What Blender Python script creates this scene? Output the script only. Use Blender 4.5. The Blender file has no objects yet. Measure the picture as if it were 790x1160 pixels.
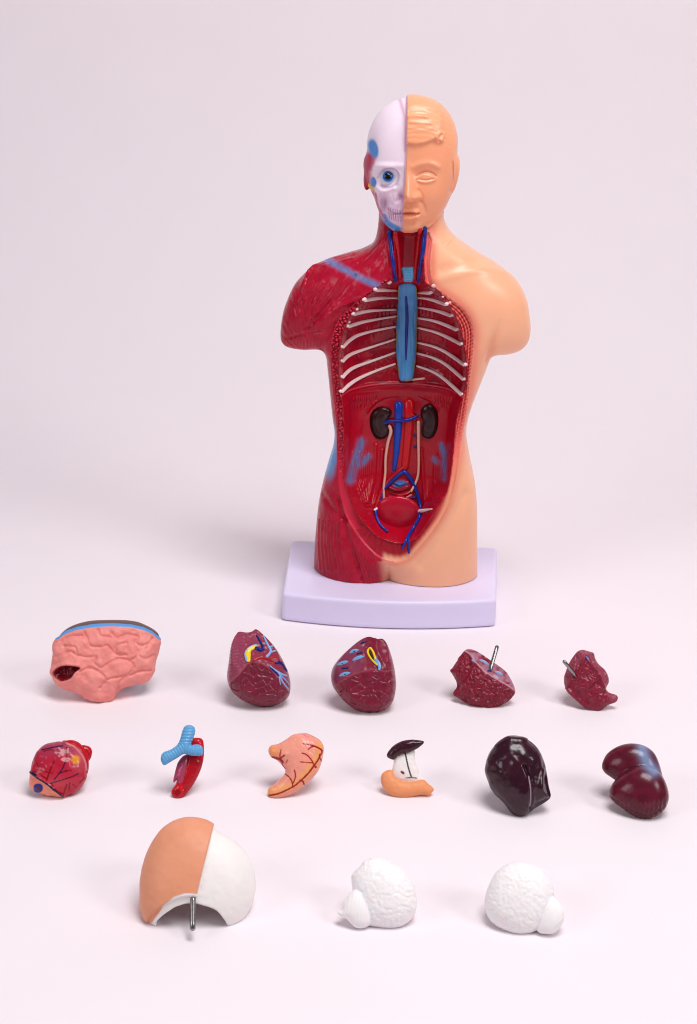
# Anatomical torso model with its removable organ models on a seamless studio sweep.
# All shapes are real solids in centimetres (written to the scene in metres); outlines were measured
# on the photograph, converted to cm at the distance of each thing and given their own thickness.
import bpy, math
import numpy as np
rng = np.random.default_rng(7)
C = bpy.context.scene.collection
S = 0.01                                   # cm -> m

# ------------------------------------------------------------------ camera numbers
W, H, FPX = 790.0, 1160.0, 1700.0
PITCH, ROLL = math.radians(19.0), math.radians(1.3)
CAM = np.array([0.0, -78.0, 31.95])
FW = np.array([0, math.cos(PITCH), -math.sin(PITCH)])
_r0, _u0 = np.array([1.0, 0, 0]), np.array([0, math.sin(PITCH), math.cos(PITCH)])
RT = _r0 * math.cos(ROLL) + _u0 * math.sin(ROLL)
UP = _u0 * math.cos(ROLL) - _r0 * math.sin(ROLL)

def ray(u, v):
    d = FW + RT * ((u - W / 2) / FPX) + UP * ((H / 2 - v) / FPX)
    return d / np.linalg.norm(d)
def proj(p):
    q = np.asarray(p) - CAM
    z = q @ FW
    return W / 2 + FPX * (q @ RT) / z, H / 2 - FPX * (q @ UP) / z, z
def floor_hit(u, v, z=0.0):
    d = ray(u, v)
    return CAM + d * ((z - CAM[2]) / d[2])

class Frame:
    def __init__(s, o, ax, ay, az):
        s.o, s.R = np.array(o, float), np.array([ax, ay, az], float)
    def w(s, l): return s.o + np.asarray(l) @ s.R
    def l(s, p): return (np.asarray(p) - s.o) @ s.R.T
    def px(s, u, v, yl=0.0):
        o = s.l(CAM); d = s.R @ ray(u, v)
        return o + d * ((yl - o[1]) / d[1])
    def poly(s, pts, yl=0.0): return np.array([s.px(u, v, yl)[[0, 2]] for u, v in pts])

# ------------------------------------------------------------------ numeric helpers
def lin(r, g, b):
    c = np.array([r, g, b], float) / 255
    return np.where(c <= 0.04045, c / 12.92, ((c + 0.055) / 1.055) ** 2.4)
def sstep(a, b, x):
    t = np.clip((x - a) / (b - a), 0, 1)
    return t * t * (3 - 2 * t)
def smin(a, b, k):
    h = np.clip(0.5 + 0.5 * (b - a) / k, 0, 1)
    return b + (a - b) * h - k * h * (1 - h)
def smax(a, b, k): return -smin(-a, -b, k)
def spline(pts, n=6, closed=True):
    p = np.array(pts, float); m = len(p); out = []
    for i in range(m if closed else m - 1):
        g = (lambda j: p[j % m]) if closed else (lambda j: p[min(max(j, 0), m - 1)])
        a, b, c, d = g(i - 1), g(i), g(i + 1), g(i + 2)
        for t in np.arange(n) / n:
            out.append(0.5 * (2 * b + (c - a) * t + (2 * a - 5 * b + 4 * c - d) * t * t + (3 * b - a - 3 * c + d) * t ** 3))
    if not closed: out.append(p[-1])
    return np.array(out)
def seg_dist(U, V, pts, closed=False, param=False):
    pts = np.asarray(pts, float); best = np.full(U.shape, 1e9); par = np.zeros(U.shape)
    n = len(pts)
    for i in range(n if closed else n - 1):
        a, b = pts[i], pts[(i + 1) % n]; ab = b - a; L = ab @ ab + 1e-12
        t = np.clip(((U - a[0]) * ab[0] + (V - a[1]) * ab[1]) / L, 0, 1)
        d = (U - a[0] - t * ab[0]) ** 2 + (V - a[1] - t * ab[1]) ** 2
        m = d < best; best = np.where(m, d, best)
        if param: par = np.where(m, (i + t) / max(n - 1, 1), par)
    return (np.sqrt(best), par) if param else np.sqrt(best)
def inside(U, V, pts):
    r = np.zeros(U.shape, bool); n = len(pts)
    for i in range(n):
        a, b = pts[i], pts[(i + 1) % n]
        if a[1] == b[1]: continue
        c = ((a[1] > V) != (b[1] > V)) & (U < (b[0] - a[0]) * (V - a[1]) / (b[1] - a[1]) + a[0])
        r ^= c
    return r
def poly_sdf(U, V, pts):
    d = seg_dist(U, V, pts, True)
    return np.where(inside(U, V, pts), -d, d)

def _hash(i, j, k, s):
    h = (i * 374761393 + j * 668265263 + k * 2147483647 + s * 974634777) & 0xffffffff
    h = ((h ^ (h >> 13)) * 1274126177) & 0xffffffff
    return ((h ^ (h >> 16)) & 0xffff) / 65535.0
def noise(x, y, z=0.0, s=0):
    x, y, z = np.broadcast_arrays(np.asarray(x, float), y, z)
    xi, yi, zi = np.floor(x).astype(np.int64), np.floor(y).astype(np.int64), np.floor(z).astype(np.int64)
    f = [t - np.floor(t) for t in (x, y, z)]; f = [t * t * (3 - 2 * t) for t in f]
    r = 0
    for a in (0, 1):
        for b in (0, 1):
            for c in (0, 1):
                w = (f[0] if a else 1 - f[0]) * (f[1] if b else 1 - f[1]) * (f[2] if c else 1 - f[2])
                r = r + w * _hash(xi + a, yi + b, zi + c, s)
    return r * 2 - 1
def worley(x, y, s=0):
    xi, yi = np.floor(x).astype(np.int64), np.floor(y).astype(np.int64)
    f1 = np.full(x.shape, 9.0); f2 = f1.copy()
    for a in (-1, 0, 1):
        for b in (-1, 0, 1):
            px = xi + a + _hash(xi + a, yi + b, 0, s); py = yi + b + _hash(xi + a, yi + b, 1, s)
            d = np.hypot(px - x, py - y)
            f2 = np.where(d < f1, f1, np.minimum(f2, d)); f1 = np.minimum(f1, d)
    return f1, f2

class Map2D:
    def __init__(s, val, x0, z0, h): s.v, s.x0, s.z0, s.h = val, x0, z0, h
    def __call__(s, x, z):
        fx = np.clip((x - s.x0) / s.h, 0, s.v.shape[0] - 1.001); fz = np.clip((z - s.z0) / s.h, 0, s.v.shape[1] - 1.001)
        i, j = fx.astype(int), fz.astype(int); fx, fz = fx - i, fz - j; v = s.v
        return (v[i, j] * (1 - fx) + v[i + 1, j] * fx) * (1 - fz) + (v[i, j + 1] * (1 - fx) + v[i + 1, j + 1] * fx) * fz
def grid2(poly, h, m):
    lo, hi = poly.min(0) - m, poly.max(0) + m
    x = np.arange(lo[0], hi[0] + h, h); z = np.arange(lo[1], hi[1] + h, h)
    X, Z = np.meshgrid(x, z, indexing='ij')
    return X, Z, lo
def sdf_map(poly, h=0.06, m=1.0):
    X, Z, lo = grid2(poly, h, m)
    return Map2D(poly_sdf(X, Z, poly), lo[0], lo[1], h)
def poisson(mask, h):
    if min(mask.shape) > 36:
        sh = mask.shape
        cm = mask[::2, ::2]; cu = poisson(cm, 2 * h)
        u = np.repeat(np.repeat(cu, 2, 0), 2, 1)[:sh[0], :sh[1]]; n = 160
    else:
        u = np.zeros(mask.shape); n = 900
    for _ in range(n):
        p = np.pad(u, 1)
        u = np.where(mask, 0.25 * (p[2:, 1:-1] + p[:-2, 1:-1] + p[1:-1, 2:] + p[1:-1, :-2] + 3.0 * h * h), 0)
    return u
def blur(a, n):
    for _ in range(n):
        p = np.pad(a, 1, mode='edge')
        a = 0.25 * a + 0.125 * (p[2:, 1:-1] + p[:-2, 1:-1] + p[1:-1, 2:] + p[1:-1, :-2]) + 0.0625 * (p[2:, 2:] + p[:-2, 2:] + p[2:, :-2] + p[:-2, :-2])
    return a
class Pillow:
    """solid of smoothly inflated thickness inside an outline of the local XZ plane"""
    def __init__(s, poly, kf=0.7, kb=None, y0=0.0, tc=2.0, h=0.05, y0fn=None):
        s.kf, s.kb, s.y0, s.tc, s.y0fn = kf, kf if kb is None else kb, y0, tc, y0fn
        X, Z, lo = grid2(poly, h, 0.5)
        d = -poly_sdf(X, Z, poly)
        u = poisson(d > 0, h)
        ok = (d > 1.5 * h).astype(float); q = np.where(d > 1.5 * h, u / np.maximum(d, h), 0)
        num, den = blur(q * ok, 6), blur(ok, 6)
        qb = np.where(den > 1e-6, num / np.maximum(den, 1e-6), 0)
        for k in (12, 24, 60):
            n2, d2 = blur(q * ok, k), blur(ok, k)
            qb = np.where(den > 1e-3, qb, np.where(d2 > 1e-6, n2 / np.maximum(d2, 1e-6), 0)); den = np.maximum(den, d2)
        qb = np.maximum(qb, 0.3)
        w = sstep(1.0 * h, 4 * h, d)
        u = w * u + (1 - w) * d * qb
        t2 = np.where(u > 0, tc * tc * (1 - np.exp(-np.maximum(u, 0) / (tc * tc))), u)
        gx, gz = np.gradient(t2, h)
        s.m = Map2D(t2, lo[0], lo[1], h); s.g = Map2D(np.hypot(gx, gz), lo[0], lo[1], h)
        s.lo = np.array([poly[:, 0].min(), y0 - tc * s.kf, poly[:, 1].min()]); s.hi = np.array([poly[:, 0].max(), y0 + tc * s.kb, poly[:, 1].max()])
    def __call__(s, p):
        x, z = p[:, 0], p[:, 2]
        y = p[:, 1] - (s.y0 if s.y0fn is None else s.y0fn(z))
        k = np.where(y < 0, s.kf, s.kb)
        t2 = s.m(x, z); g = s.g(x, z)
        out = np.maximum(np.maximum(s.lo[0] - 0.4 - x, x - s.hi[0] - 0.4), np.maximum(s.lo[2] - 0.4 - z, z - s.hi[2] - 0.4))
        f = (y / k) ** 2 - t2
        f = f / np.sqrt((2 * y / (k * k)) ** 2 + g * g + 0.15)
        return np.where(out > 0, np.maximum(f, out + 0.2), f)

def ev(f, p, n=400000):
    return np.concatenate([f(p[i:i + n]) for i in range(0, len(p), n)]).astype(np.float32)
def surface(f, lo, hi, h, newton=2):
    """naive surface nets on a narrow band"""
    lo = np.asarray(lo, float); n = np.maximum(2, np.ceil((np.asarray(hi) - lo) / (4 * h)).astype(int))
    ax = [lo[i] + 4 * h * np.arange(n[i] + 1) for i in range(3)]
    G = np.stack(np.meshgrid(*ax, indexing='ij'), -1).reshape(-1, 3)
    Vc = ev(f, G).reshape(n + 1)
    near = np.abs(Vc) < 4 * h * 2.6
    act = np.zeros(n, bool); pos = np.zeros(n, bool); neg = np.zeros(n, bool)
    for a in (0, 1):
        for b in (0, 1):
            for c in (0, 1):
                sl = (slice(a, a + n[0]), slice(b, b + n[1]), slice(c, c + n[2]))
                act |= near[sl]; pos |= Vc[sl] > 0; neg |= Vc[sl] <= 0
    act |= pos & neg
    V = np.repeat(np.repeat(np.repeat(Vc, 4, 0), 4, 1), 4, 2)[:4 * n[0] + 1, :4 * n[1] + 1, :4 * n[2] + 1].copy()
    B = np.argwhere(act)
    o = np.stack(np.meshgrid(*[np.arange(5)] * 3, indexing='ij'), -1).reshape(-1, 3)
    for i in range(0, len(B), 4000):
        I = (B[i:i + 4000, None, :] * 4 + o[None]).reshape(-1, 3)
        V[I[:, 0], I[:, 1], I[:, 2]] = ev(f, lo + I * h)
    ins = V < 0
    cnt = np.zeros(np.array(V.shape) - 1, np.uint8)
    sx, sy, sz = cnt.shape
    for a in (0, 1):
        for b in (0, 1):
            for c in (0, 1): cnt += ins[a:a + sx, b:b + sy, c:c + sz]
    cells = np.argwhere((cnt > 0) & (cnt < 8))
    lid = (cells[:, 0] * sy + cells[:, 1]) * sz + cells[:, 2]
    acc = np.zeros((len(cells), 3)); num = np.zeros(len(cells))
    cor = [(a, b, c) for a in (0, 1) for b in (0, 1) for c in (0, 1)]
    val = {k: V[cells[:, 0] + k[0], cells[:, 1] + k[1], cells[:, 2] + k[2]] for k in cor}
    for k in cor:
        for d in range(3):
            if k[d]: continue
            k2 = tuple(1 if i == d else k[i] for i in range(3))
            a, b = val[k], val[k2]; m = (a < 0) != (b < 0)
            t = np.where(m, a / np.where(m, a - b, 1), 0)
            P = np.array(k, float)[None] + np.eye(3)[d][None] * t[:, None]
            acc[m] += P[m]; num[m] += 1
    verts = lo + (cells + acc / num[:, None]) * h
    quads = []
    for d in range(3):
        e, g = (d + 1) % 3, (d + 2) % 3
        A = ins[tuple(slice(0, -1) if i == d else slice(1, -1) for i in range(3))]
        Bq = ins[tuple(slice(1, None) if i == d else slice(1, -1) for i in range(3))]
        E = np.argwhere(A != Bq); flip = A[E[:, 0], E[:, 1], E[:, 2]]
        E = E + np.array([0 if i == d else 1 for i in range(3)])
        q = []
        for (oe, og) in ((-1, -1), (0, -1), (0, 0), (-1, 0)):
            c = E.copy(); c[:, e] += oe; c[:, g] += og
            q.append(np.searchsorted(lid, (c[:, 0] * sy + c[:, 1]) * sz + c[:, 2]))
        q = np.stack(q, 1); q[~flip] = q[~flip][:, ::-1]
        quads.append(q)
    F = np.concatenate(quads)
    for _ in range(newton):
        e = h * 0.4; f0 = ev(f, verts)
        g = np.stack([(ev(f, verts + e * np.eye(3)[i]) - ev(f, verts - e * np.eye(3)[i])) / (2 * e) for i in range(3)], 1)
        st = -f0[:, None] * g / np.maximum((g * g).sum(1), 0.05)[:, None]
        L = np.linalg.norm(st, axis=1); st *= np.minimum(1, 0.5 * h / np.maximum(L, 1e-9))[:, None]
        verts = verts + st
    return verts, F
def normals(v, F):
    a = v[F[:, 2]] - v[F[:, 0]]; b = v[F[:, 3]] - v[F[:, 1]]
    fn = np.cross(a, b); n = np.zeros_like(v)
    for i in range(F.shape[1]):
        for c in range(3): n[:, c] += np.bincount(F[:, i], fn[:, c], len(v))
    return n / np.maximum(np.linalg.norm(n, axis=1), 1e-12)[:, None]
def relax(v, F, n=1, lam=0.5):
    for _ in range(n):
        acc = np.zeros_like(v); cnt = np.zeros(len(v))
        k = F.shape[1]
        for i in range(k):
            for j in (1, k - 1):
                idx = F[:, (i + j) % k]
                for c in range(3): acc[:, c] += np.bincount(F[:, i], v[idx, c], len(v))
                cnt += np.bincount(F[:, i], minlength=len(v))
        v = v + lam * (acc / np.maximum(cnt, 1)[:, None] - v)
    return v

# ------------------------------------------------------------------ scene helpers
def plastic(name, rough=0.35, bump=0.15, scale=900, var=0.06, coat=0.0, spec=0.5, metal=0.0, color=None, sss=0.0):
    m = bpy.data.materials.new(name); m.use_nodes = True; nt = m.node_tree; N = nt.nodes; L = nt.links
    b = N['Principled BSDF']; b.inputs['Roughness'].default_value = rough
    b.inputs['Metallic'].default_value = metal; b.inputs['Specular IOR Level'].default_value = spec
    b.inputs['Coat Weight'].default_value = coat; b.inputs['Coat Roughness'].default_value = 0.12
    if sss > 0:
        b.inputs['Subsurface Weight'].default_value = sss; b.inputs['Subsurface Radius'].default_value = (1.0, 0.45, 0.3); b.inputs['Subsurface Scale'].default_value = 0.0025
    tc = N.new('ShaderNodeTexCoord')
    if color is None:
        at = N.new('ShaderNodeAttribute'); at.attribute_name = 'paint'; src = at.outputs['Color']
    else:
        rg = N.new('ShaderNodeRGB'); rg.outputs[0].default_value = (*color, 1); src = rg.outputs[0]
    nz = N.new('ShaderNodeTexNoise'); nz.inputs['Scale'].default_value = scale * 0.18; nz.inputs['Detail'].default_value = 6
    L.new(tc.outputs['Object'], nz.inputs['Vector'])
    mp = N.new('ShaderNodeMapRange'); mp.inputs['To Min'].default_value = 1 - var; mp.inputs['To Max'].default_value = 1 + var
    L.new(nz.outputs['Fac'], mp.inputs['Value'])
    mx = N.new('ShaderNodeMix'); mx.data_type = 'RGBA'; mx.blend_type = 'MULTIPLY'; mx.inputs['Factor'].default_value = 1
    L.new(src, mx.inputs['A']); L.new(mp.outputs['Result'], mx.inputs['B']); L.new(mx.outputs['Result'], b.inputs['Base Color'])
    n2 = N.new('ShaderNodeTexNoise'); n2.inputs['Scale'].default_value = scale; n2.inputs['Detail'].default_value = 3
    L.new(tc.outputs['Object'], n2.inputs['Vector'])
    bp = N.new('ShaderNodeBump'); bp.inputs['Strength'].default_value = bump; bp.inputs['Distance'].default_value = 0.0004
    L.new(n2.outputs['Fac'], bp.inputs['Height']); L.new(bp.outputs['Normal'], b.inputs['Normal'])
    r2 = N.new('ShaderNodeMapRange'); r2.inputs['To Min'].default_value = max(0.05, rough - 0.08); r2.inputs['To Max'].default_value = rough + 0.1
    L.new(nz.outputs['Fac'], r2.inputs['Value']); L.new(r2.outputs['Result'], b.inputs['Roughness'])
    return m
def link(name, verts, faces, mat, parent=None, origin=(0, 0, 0), paint=None, smooth=True, nrm=None):
    """one mesh object from world-cm vertices (origin in world cm)"""
    me = bpy.data.meshes.new(name); v = (np.asarray(verts) - np.asarray(origin)) * S
    if isinstance(faces, np.ndarray):
        k = faces.shape[1]; me.vertices.add(len(v)); me.vertices.foreach_set('co', v.astype(np.float32).ravel())
        me.loops.add(faces.size); me.loops.foreach_set('vertex_index', faces.astype(np.int32).ravel())
        me.polygons.add(len(faces)); me.polygons.foreach_set('loop_start', np.arange(0, faces.size, k, dtype=np.int32))
        me.update(calc_edges=True); me.validate()
    else:
        me.from_pydata([tuple(x) for x in v], [], [tuple(f) for f in faces]); me.update()
    me.polygons.foreach_set('use_smooth', np.full(len(me.polygons), smooth))
    if paint is not None:
        a = me.color_attributes.new('paint', 'FLOAT_COLOR', 'POINT')
        c = np.ones((len(v), 4), np.float32); c[:, :3] = paint; a.data.foreach_set('color', c.ravel())
    if nrm is not None: me.normals_split_custom_set_from_vertices([tuple(x) for x in nrm])
    me.materials.append(mat)
    o = bpy.data.objects.new(name, me); C.objects.link(o)
    if parent is None: o.location = np.asarray(origin) * S
    else: o.parent = parent
    return o
def root(name, label, cat, origin, group=None):
    o = bpy.data.objects.new(name, None); C.objects.link(o); o.location = np.asarray(origin) * S
    o.empty_display_size = 0.01; o['label'] = label; o['category'] = cat
    if group: o['group'] = group
    return o
def split(name_mats, v, F, lab, paint, parent, origin):
    """one smooth surface cut into parts along its painted regions"""
    n = normals(v, F); out = {}
    fl = np.sort(lab[F], axis=1)[:, 1]
    for k, (nm, mat, lb) in name_mats.items():
        f = F[fl == k]
        if len(f) == 0: continue
        ids, inv = np.unique(f, return_inverse=True)
        o = link(nm, v[ids], inv.reshape(f.shape), mat, parent, origin, paint[ids], nrm=n[ids])
        if lb: o['label'] = lb
        out[k] = o
    return out
def tube(pts, rad, n=12, flat=1.0):
    p = np.asarray(pts, float); m = len(p); rad = np.broadcast_to(rad, (m,))
    t = np.gradient(p, axis=0); t /= np.linalg.norm(t, axis=1)[:, None]
    ref = -FW; V = []; Fq = []
    rows = [(p[0] - t[0] * rad[0] * 0.6, t[0], rad[0] * 0.5)] + [(p[i], t[i], rad[i]) for i in range(m)] + [(p[-1] + t[-1] * rad[-1] * 0.6, t[-1], rad[-1] * 0.5)]
    for c, d, r in rows:
        a = np.cross(d, ref); a /= np.linalg.norm(a) + 1e-9; b = np.cross(a, d)
        for k in range(n):
            th = 2 * math.pi * k / n; V.append(c + a * r * math.cos(th) + b * r * flat * math.sin(th))
    R = len(rows)
    for i in range(R - 1):
        for k in range(n): Fq.append((i * n + k, i * n + (k + 1) % n, (i + 1) * n + (k + 1) % n, (i + 1) * n + k))
    Fq.append(tuple(range(n))[::-1]); Fq.append(tuple((R - 1) * n + k for k in range(n)))
    return np.array(V), Fq
class ZMap:
    """front-most surface of a finished mesh, to lay veins and ribs on it"""
    def __init__(s, vw, r=2):
        u, v, z = proj(vw); s.u0, s.v0 = int(u.min()) - 6, int(v.min()) - 6
        w, h = int(u.max()) - s.u0 + 8, int(v.max()) - s.v0 + 8
        g = np.full((w, h), 1e9); np.minimum.at(g, (np.round(u).astype(int) - s.u0, np.round(v).astype(int) - s.v0), z)
        for _ in range(2):
            p = np.pad(g, 1, constant_values=1e9)
            nb = np.min([p[2:, 1:-1], p[:-2, 1:-1], p[1:-1, 2:], p[1:-1, :-2]], axis=0)
            g = np.where(g > 1e8, nb, g)
        s.g = g
    def at(s, u, v, lift=0.0):
        i, j = int(round(u)) - s.u0, int(round(v)) - s.v0
        i = min(max(i, 1), s.g.shape[0] - 2); j = min(max(j, 1), s.g.shape[1] - 2)
        w = s.g[i - 1:i + 2, j - 1:j + 2]; w = w[w < 1e8]
        z = np.median(w) if len(w) else np.median(s.g[s.g < 1e8])
        d = ray(u, v); return CAM + d * ((z - lift) / (d @ FW))
    def path(s, pts, n=5, lift=0.0, sm=2):
        q = spline(pts, n, False)
        r = np.array([s.at(u, v, lift) for u, v in q])
        for _ in range(sm):
            if len(r) > 2: r[1:-1] = 0.5 * r[1:-1] + 0.25 * (r[2:] + r[:-2])
        return r
def Z(pts, sc, ox, oy): return [(x / sc + ox, y / sc + oy) for x, y in pts]
def mixc(col, c, a): return col * (1 - a[:, None]) + np.atleast_2d(c) * a[:, None]
def stroke(col, U, V, pts, w, c, soft=0.7, n=5):
    p = spline(pts, n, False) if len(pts) > 2 else np.array(pts, float)
    b = p.min(0) - w - 3; t = p.max(0) + w + 3
    m = (U > b[0]) & (U < t[0]) & (V > b[1]) & (V < t[1])
    a = np.zeros(U.shape); a[m] = 1 - sstep(w / 2 - soft / 2, w / 2 + soft / 2, seg_dist(U[m], V[m], p))
    return mixc(col, c, a)
def spot(col, U, V, c, r, color, ang=0.0, soft=0.25, amt=1.0):
    ca, sa = math.cos(ang), math.sin(ang); x, y = U - c[0], V - c[1]
    d = np.hypot((x * ca + y * sa) / r[0], (-x * sa + y * ca) / r[1])
    return mixc(col, color, amt * (1 - sstep(1 - soft, 1 + soft, d)))
def gs(U, V, c, r, ang=0.0):
    ca, sa = math.cos(ang), math.sin(ang); x, y = U - c[0], V - c[1]
    return np.exp(-((x * ca + y * sa) / r[0]) ** 2 - ((-x * sa + y * ca) / r[1]) ** 2)
def ridge(U, V, pts, w, n=4):
    p = spline(pts, n, False) if len(pts) > 2 else np.array(pts, float)
    b = p.min(0) - 3 * w; t = p.max(0) + 3 * w; a = np.zeros(U.shape)
    m = (U > b[0]) & (U < t[0]) & (V > b[1]) & (V < t[1])
    a[m] = np.exp(-(seg_dist(U[m], V[m], p) / w) ** 2); return a

# ------------------------------------------------------------------ materials
M_SKIN = plastic('skin_plastic', 0.31, 0.08, 700, 0.03, spec=0.45, sss=0.25)
M_RED = plastic('muscle_plastic', 0.24, 0.12, 800, 0.10, spec=0.24)
M_BONE = plastic('bone_plastic', 0.42, 0.12, 700, 0.03, spec=0.4, sss=0.25)
M_GLOSS = plastic('glossy_paint', 0.20, 0.08, 900, 0.07, spec=0.30)
M_LUNG = plastic('lung_paint', 0.26, 0.15, 900, 0.10, spec=0.32)
M_LIVER = plastic('liver_paint', 0.20, 0.08, 500, 0.10, spec=0.42)
M_MATT = plastic('satin_paint', 0.48, 0.12, 800, 0.05, spec=0.35)
M_WHITE = plastic('white_plastic', 0.45, 0.25, 600, 0.03, spec=0.35, sss=0.3)
M_BASE = plastic('base_plastic', 0.40, 0.05, 500, 0.02, spec=0.4, color=lin(222, 213, 242), sss=0.2)
M_STEEL = plastic('brushed_steel', 0.22, 0.0, 1500, 0.02, metal=1.0, color=lin(150, 145, 145))

# ------------------------------------------------------------------ the studio sweep
def sweep():
    prof = [(-140, 0), (-60, 0), (0, 0), (16, 0)]
    for i in range(1, 25):
        a = math.pi / 2 * i / 24; prof.append((16 + 30 * math.sin(a), 30 - 30 * math.cos(a)))
    prof += [(46, 60), (46, 150)]
    xs = np.linspace(-150, 150, 13); v = [(x, y, z) for (y, z) in prof for x in xs]; n = len(xs)
    f = [(i * n + k, i * n + k + 1, (i + 1) * n + k + 1, (i + 1) * n + k) for i in range(len(prof) - 1) for k in range(n - 1)]
    m = plastic('backdrop_paper', 0.75, 0.04, 120, 0.014, spec=0.25, color=lin(237, 227, 233))
    o = link('backdrop', v, f, m); o['kind'] = 'structure'
sweep()

# ================================================================== THE TORSO
YAW = math.radians(-4)
T0 = floor_hit(447, 647, 1.6); T0[2] = 0
TF = Frame(T0, (math.cos(YAW), math.sin(YAW), 0), (-math.sin(YAW), math.cos(YAW), 0), (0, 0, 1))
torso = root('anatomy_torso', 'standing armless human anatomy figure, half red muscle and half skin, on lavender base', 'anatomy model', T0)

body_px = [(440, 222), (435, 245), (431, 262), (424, 274), (412, 281), (401, 284.5), (385, 289), (369, 294), (355, 301.5), (344, 310.5),
  (334, 322), (327.5, 335), (322, 350), (319, 365), (318, 380), (320, 388), (327, 393), (344, 395.5), (358, 394.5), (366, 395), (370, 402), (371.5, 415),
  (374, 440), (377, 470), (379.5, 488), (378, 503), (373, 520), (367, 542), (362, 565), (359, 590), (357, 615), (356, 640), (356, 700), (357, 730),
  (450, 740), (542, 730), (541.5, 700), (541, 640), (541, 600), (540.6, 572), (538, 545), (533, 520), (529.5, 500), (528.5, 490), (530, 477), (534, 462), (543, 438),
  (551, 418), (555, 407), (560, 401), (575, 400.5), (589, 396.5), (598, 388), (601.5, 373), (600, 355), (596.5, 338), (585.5, 317), (563, 298.6), (539, 284),
  (518.7, 270), (508, 259), (500, 249), (496, 238), (491, 222)]
head_px = [(460, 110), (471, 108.8), (487, 112.5), (503, 122), (513, 137), (518, 156), (517.5, 172), (518.3, 184), (517.5, 197), (512.5, 215), (507.6, 227),
  (500.5, 240), (489.5, 252), (478, 261), (468, 265), (457, 263), (447, 259.5), (435, 248), (428, 234), (424, 222), (416, 206), (412, 190), (412.5, 180), (415.5, 172), (416, 160),
  (420, 143), (430, 126), (444, 115.5)]
inner_px = [(446, 258), (446, 290), (444, 312), (436, 320), (426, 326), (413, 338), (401, 353), (393, 368), (388.5, 380), (385, 396), (383, 412), (383, 430), (385, 446), (388, 462), (389, 500),
  (390, 540), (398, 563), (410, 584), (421, 596), (430, 604), (442, 609), (455, 611), (470, 606), (482, 591), (492, 575), (505, 556), (511, 530), (515, 500), (517, 480), (521, 462),
  (525, 450), (528, 435), (528.5, 420), (527, 405), (524, 387), (520, 372), (514, 356), (505, 342), (496, 330), (486, 321), (482, 312), (482, 290), (484, 258)]
outer_px = [(438, 262), (439, 300), (430, 322), (415, 332), (394, 350), (381, 365), (374, 392), (375, 420), (378, 450), (381, 480), (382, 520), (384, 555), (390, 580), (398, 596), (413, 617), (431, 633), (452, 637.5),
  (468, 630), (492, 602), (510, 572), (519, 535), (523, 505), (527, 480), (531, 455), (534, 425), (537, 396), (537, 372), (527, 351), (505, 333), (492, 322), (488, 300), (487, 262)]
body = Pillow(TF.poly(spline(body_px, 4)), 0.72, 0.72, 0.0, 3.3, 0.06)
headp = Pillow(TF.poly(spline(head_px, 4), -0.4), 1.0, 1.12, -0.4, 2.75, 0.05, y0fn=lambda z: -0.25 - 0.55 * sstep(24.0, 20.0, z))
cav = sdf_map(TF.poly(spline(inner_px, 3), -1.9), 0.06)
_fv = np.array([(240, -1.0), (300, -0.95), (316, -0.7), (330, 0.1), (350, 0.65), (400, 0.85), (436, 0.6), (447, 0.5), (458, 0.72), (480, 0.7), (540, 0.5), (570, 0.2), (590, -0.2), (601, -0.55), (609, -1.4), (615, -2.2), (640, -3)])
_zz = np.array([TF.px(460, v, -0.3)[2] for v in _fv[:, 0]])[::-1]; _yy = _fv[::-1, 1]
_cx = TF.px(460, 420, 0.5)[0]
_hz = np.array([TF.px(460, v, -0.5)[2] for v in (260, 312, 320, 345, 375, 410, 445, 500, 545, 580, 605)])[::-1]
_hw = np.array([0.95, 1.0, 1.6, 2.3, 3.1, 3.45, 3.4, 3.1, 2.8, 2.0, 1.2])[::-1]
def ycav(x, z):
    c = np.interp(z, _zz, _yy); r = np.abs(x - _cx) / np.interp(z, _hz, _hw)
    ab = sstep(11.6, 10.6, z)
    return c - (1.9 - 0.35 * ab) * np.minimum(r, 1.3) ** 2.6 - 0.35 * ab * np.exp(-((x - _cx) / 0.7) ** 2)
ZB = 1.62
LEGS = (TF.px(399, 655, -2.0)[0], TF.px(490, 655, -2.0)[0])
def f_torso(p):
    x, y, z = p[:, 0], p[:, 1], p[:, 2]
    q = p.copy()
    e1 = np.clip(1 - ((x - LEGS[0]) / 2.35) ** 2, 0.04, 1); e2 = np.clip(1 - ((x - LEGS[1]) / 2.75) ** 2, 0.04, 1)
    mid = (x > LEGS[0]) & (x < LEGS[1])
    q[:, 1] = y * (1 + (np.maximum(e1, e2) ** -0.36 - 1) * np.where(mid, sstep(3.0, ZB, z), sstep(6.5, ZB, z)))
    a = body(q)
    # neck column and shoulder girdle
    nx = TF_NECK[0] + 0.0 * z
    nk = np.hypot((x - nx) / 1.62, (y + 0.15) / 1.6) - 1; nk = nk * 1.55
    nk = np.maximum(nk, np.maximum(z - 21.5, 17.0 - z))
    a = smin(a, nk, 0.5)
    c = np.maximum(cav(x, z) + 0.22 * (y + 1.9), y - ycav(x, z))
    a = smax(a, -c, 0.16)
    hd = headp(p)
    a = smin(a, hd, 0.10)
    for c_, r_ in EARS: a = smin(a, (np.sqrt(((x - c_[0] - 0.12 * (z - c_[2])) / r_[0]) ** 2 + ((y - c_[1]) / r_[1]) ** 2 + ((z - c_[2]) / r_[2]) ** 2) - 1) * 0.25, 0.06)
    a = smax(a, ZB - z, 0.05)
    return a
TF_NECK = TF.px(465, 270, -0.2)
EARS = [(TF.px(513.6, 197, -0.55), (0.26, 0.45, 0.95)), (TF.px(418.5, 195, -0.5), (0.26, 0.42, 0.90))]
EARS[1] = (EARS[1][0], EARS[1][1])
tv, tF = surface(f_torso, (-7.4, -3.6, ZB - 0.3), (7.8, 3.6, 27.9), 0.042)
tn = normals(tv, tF)
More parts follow.
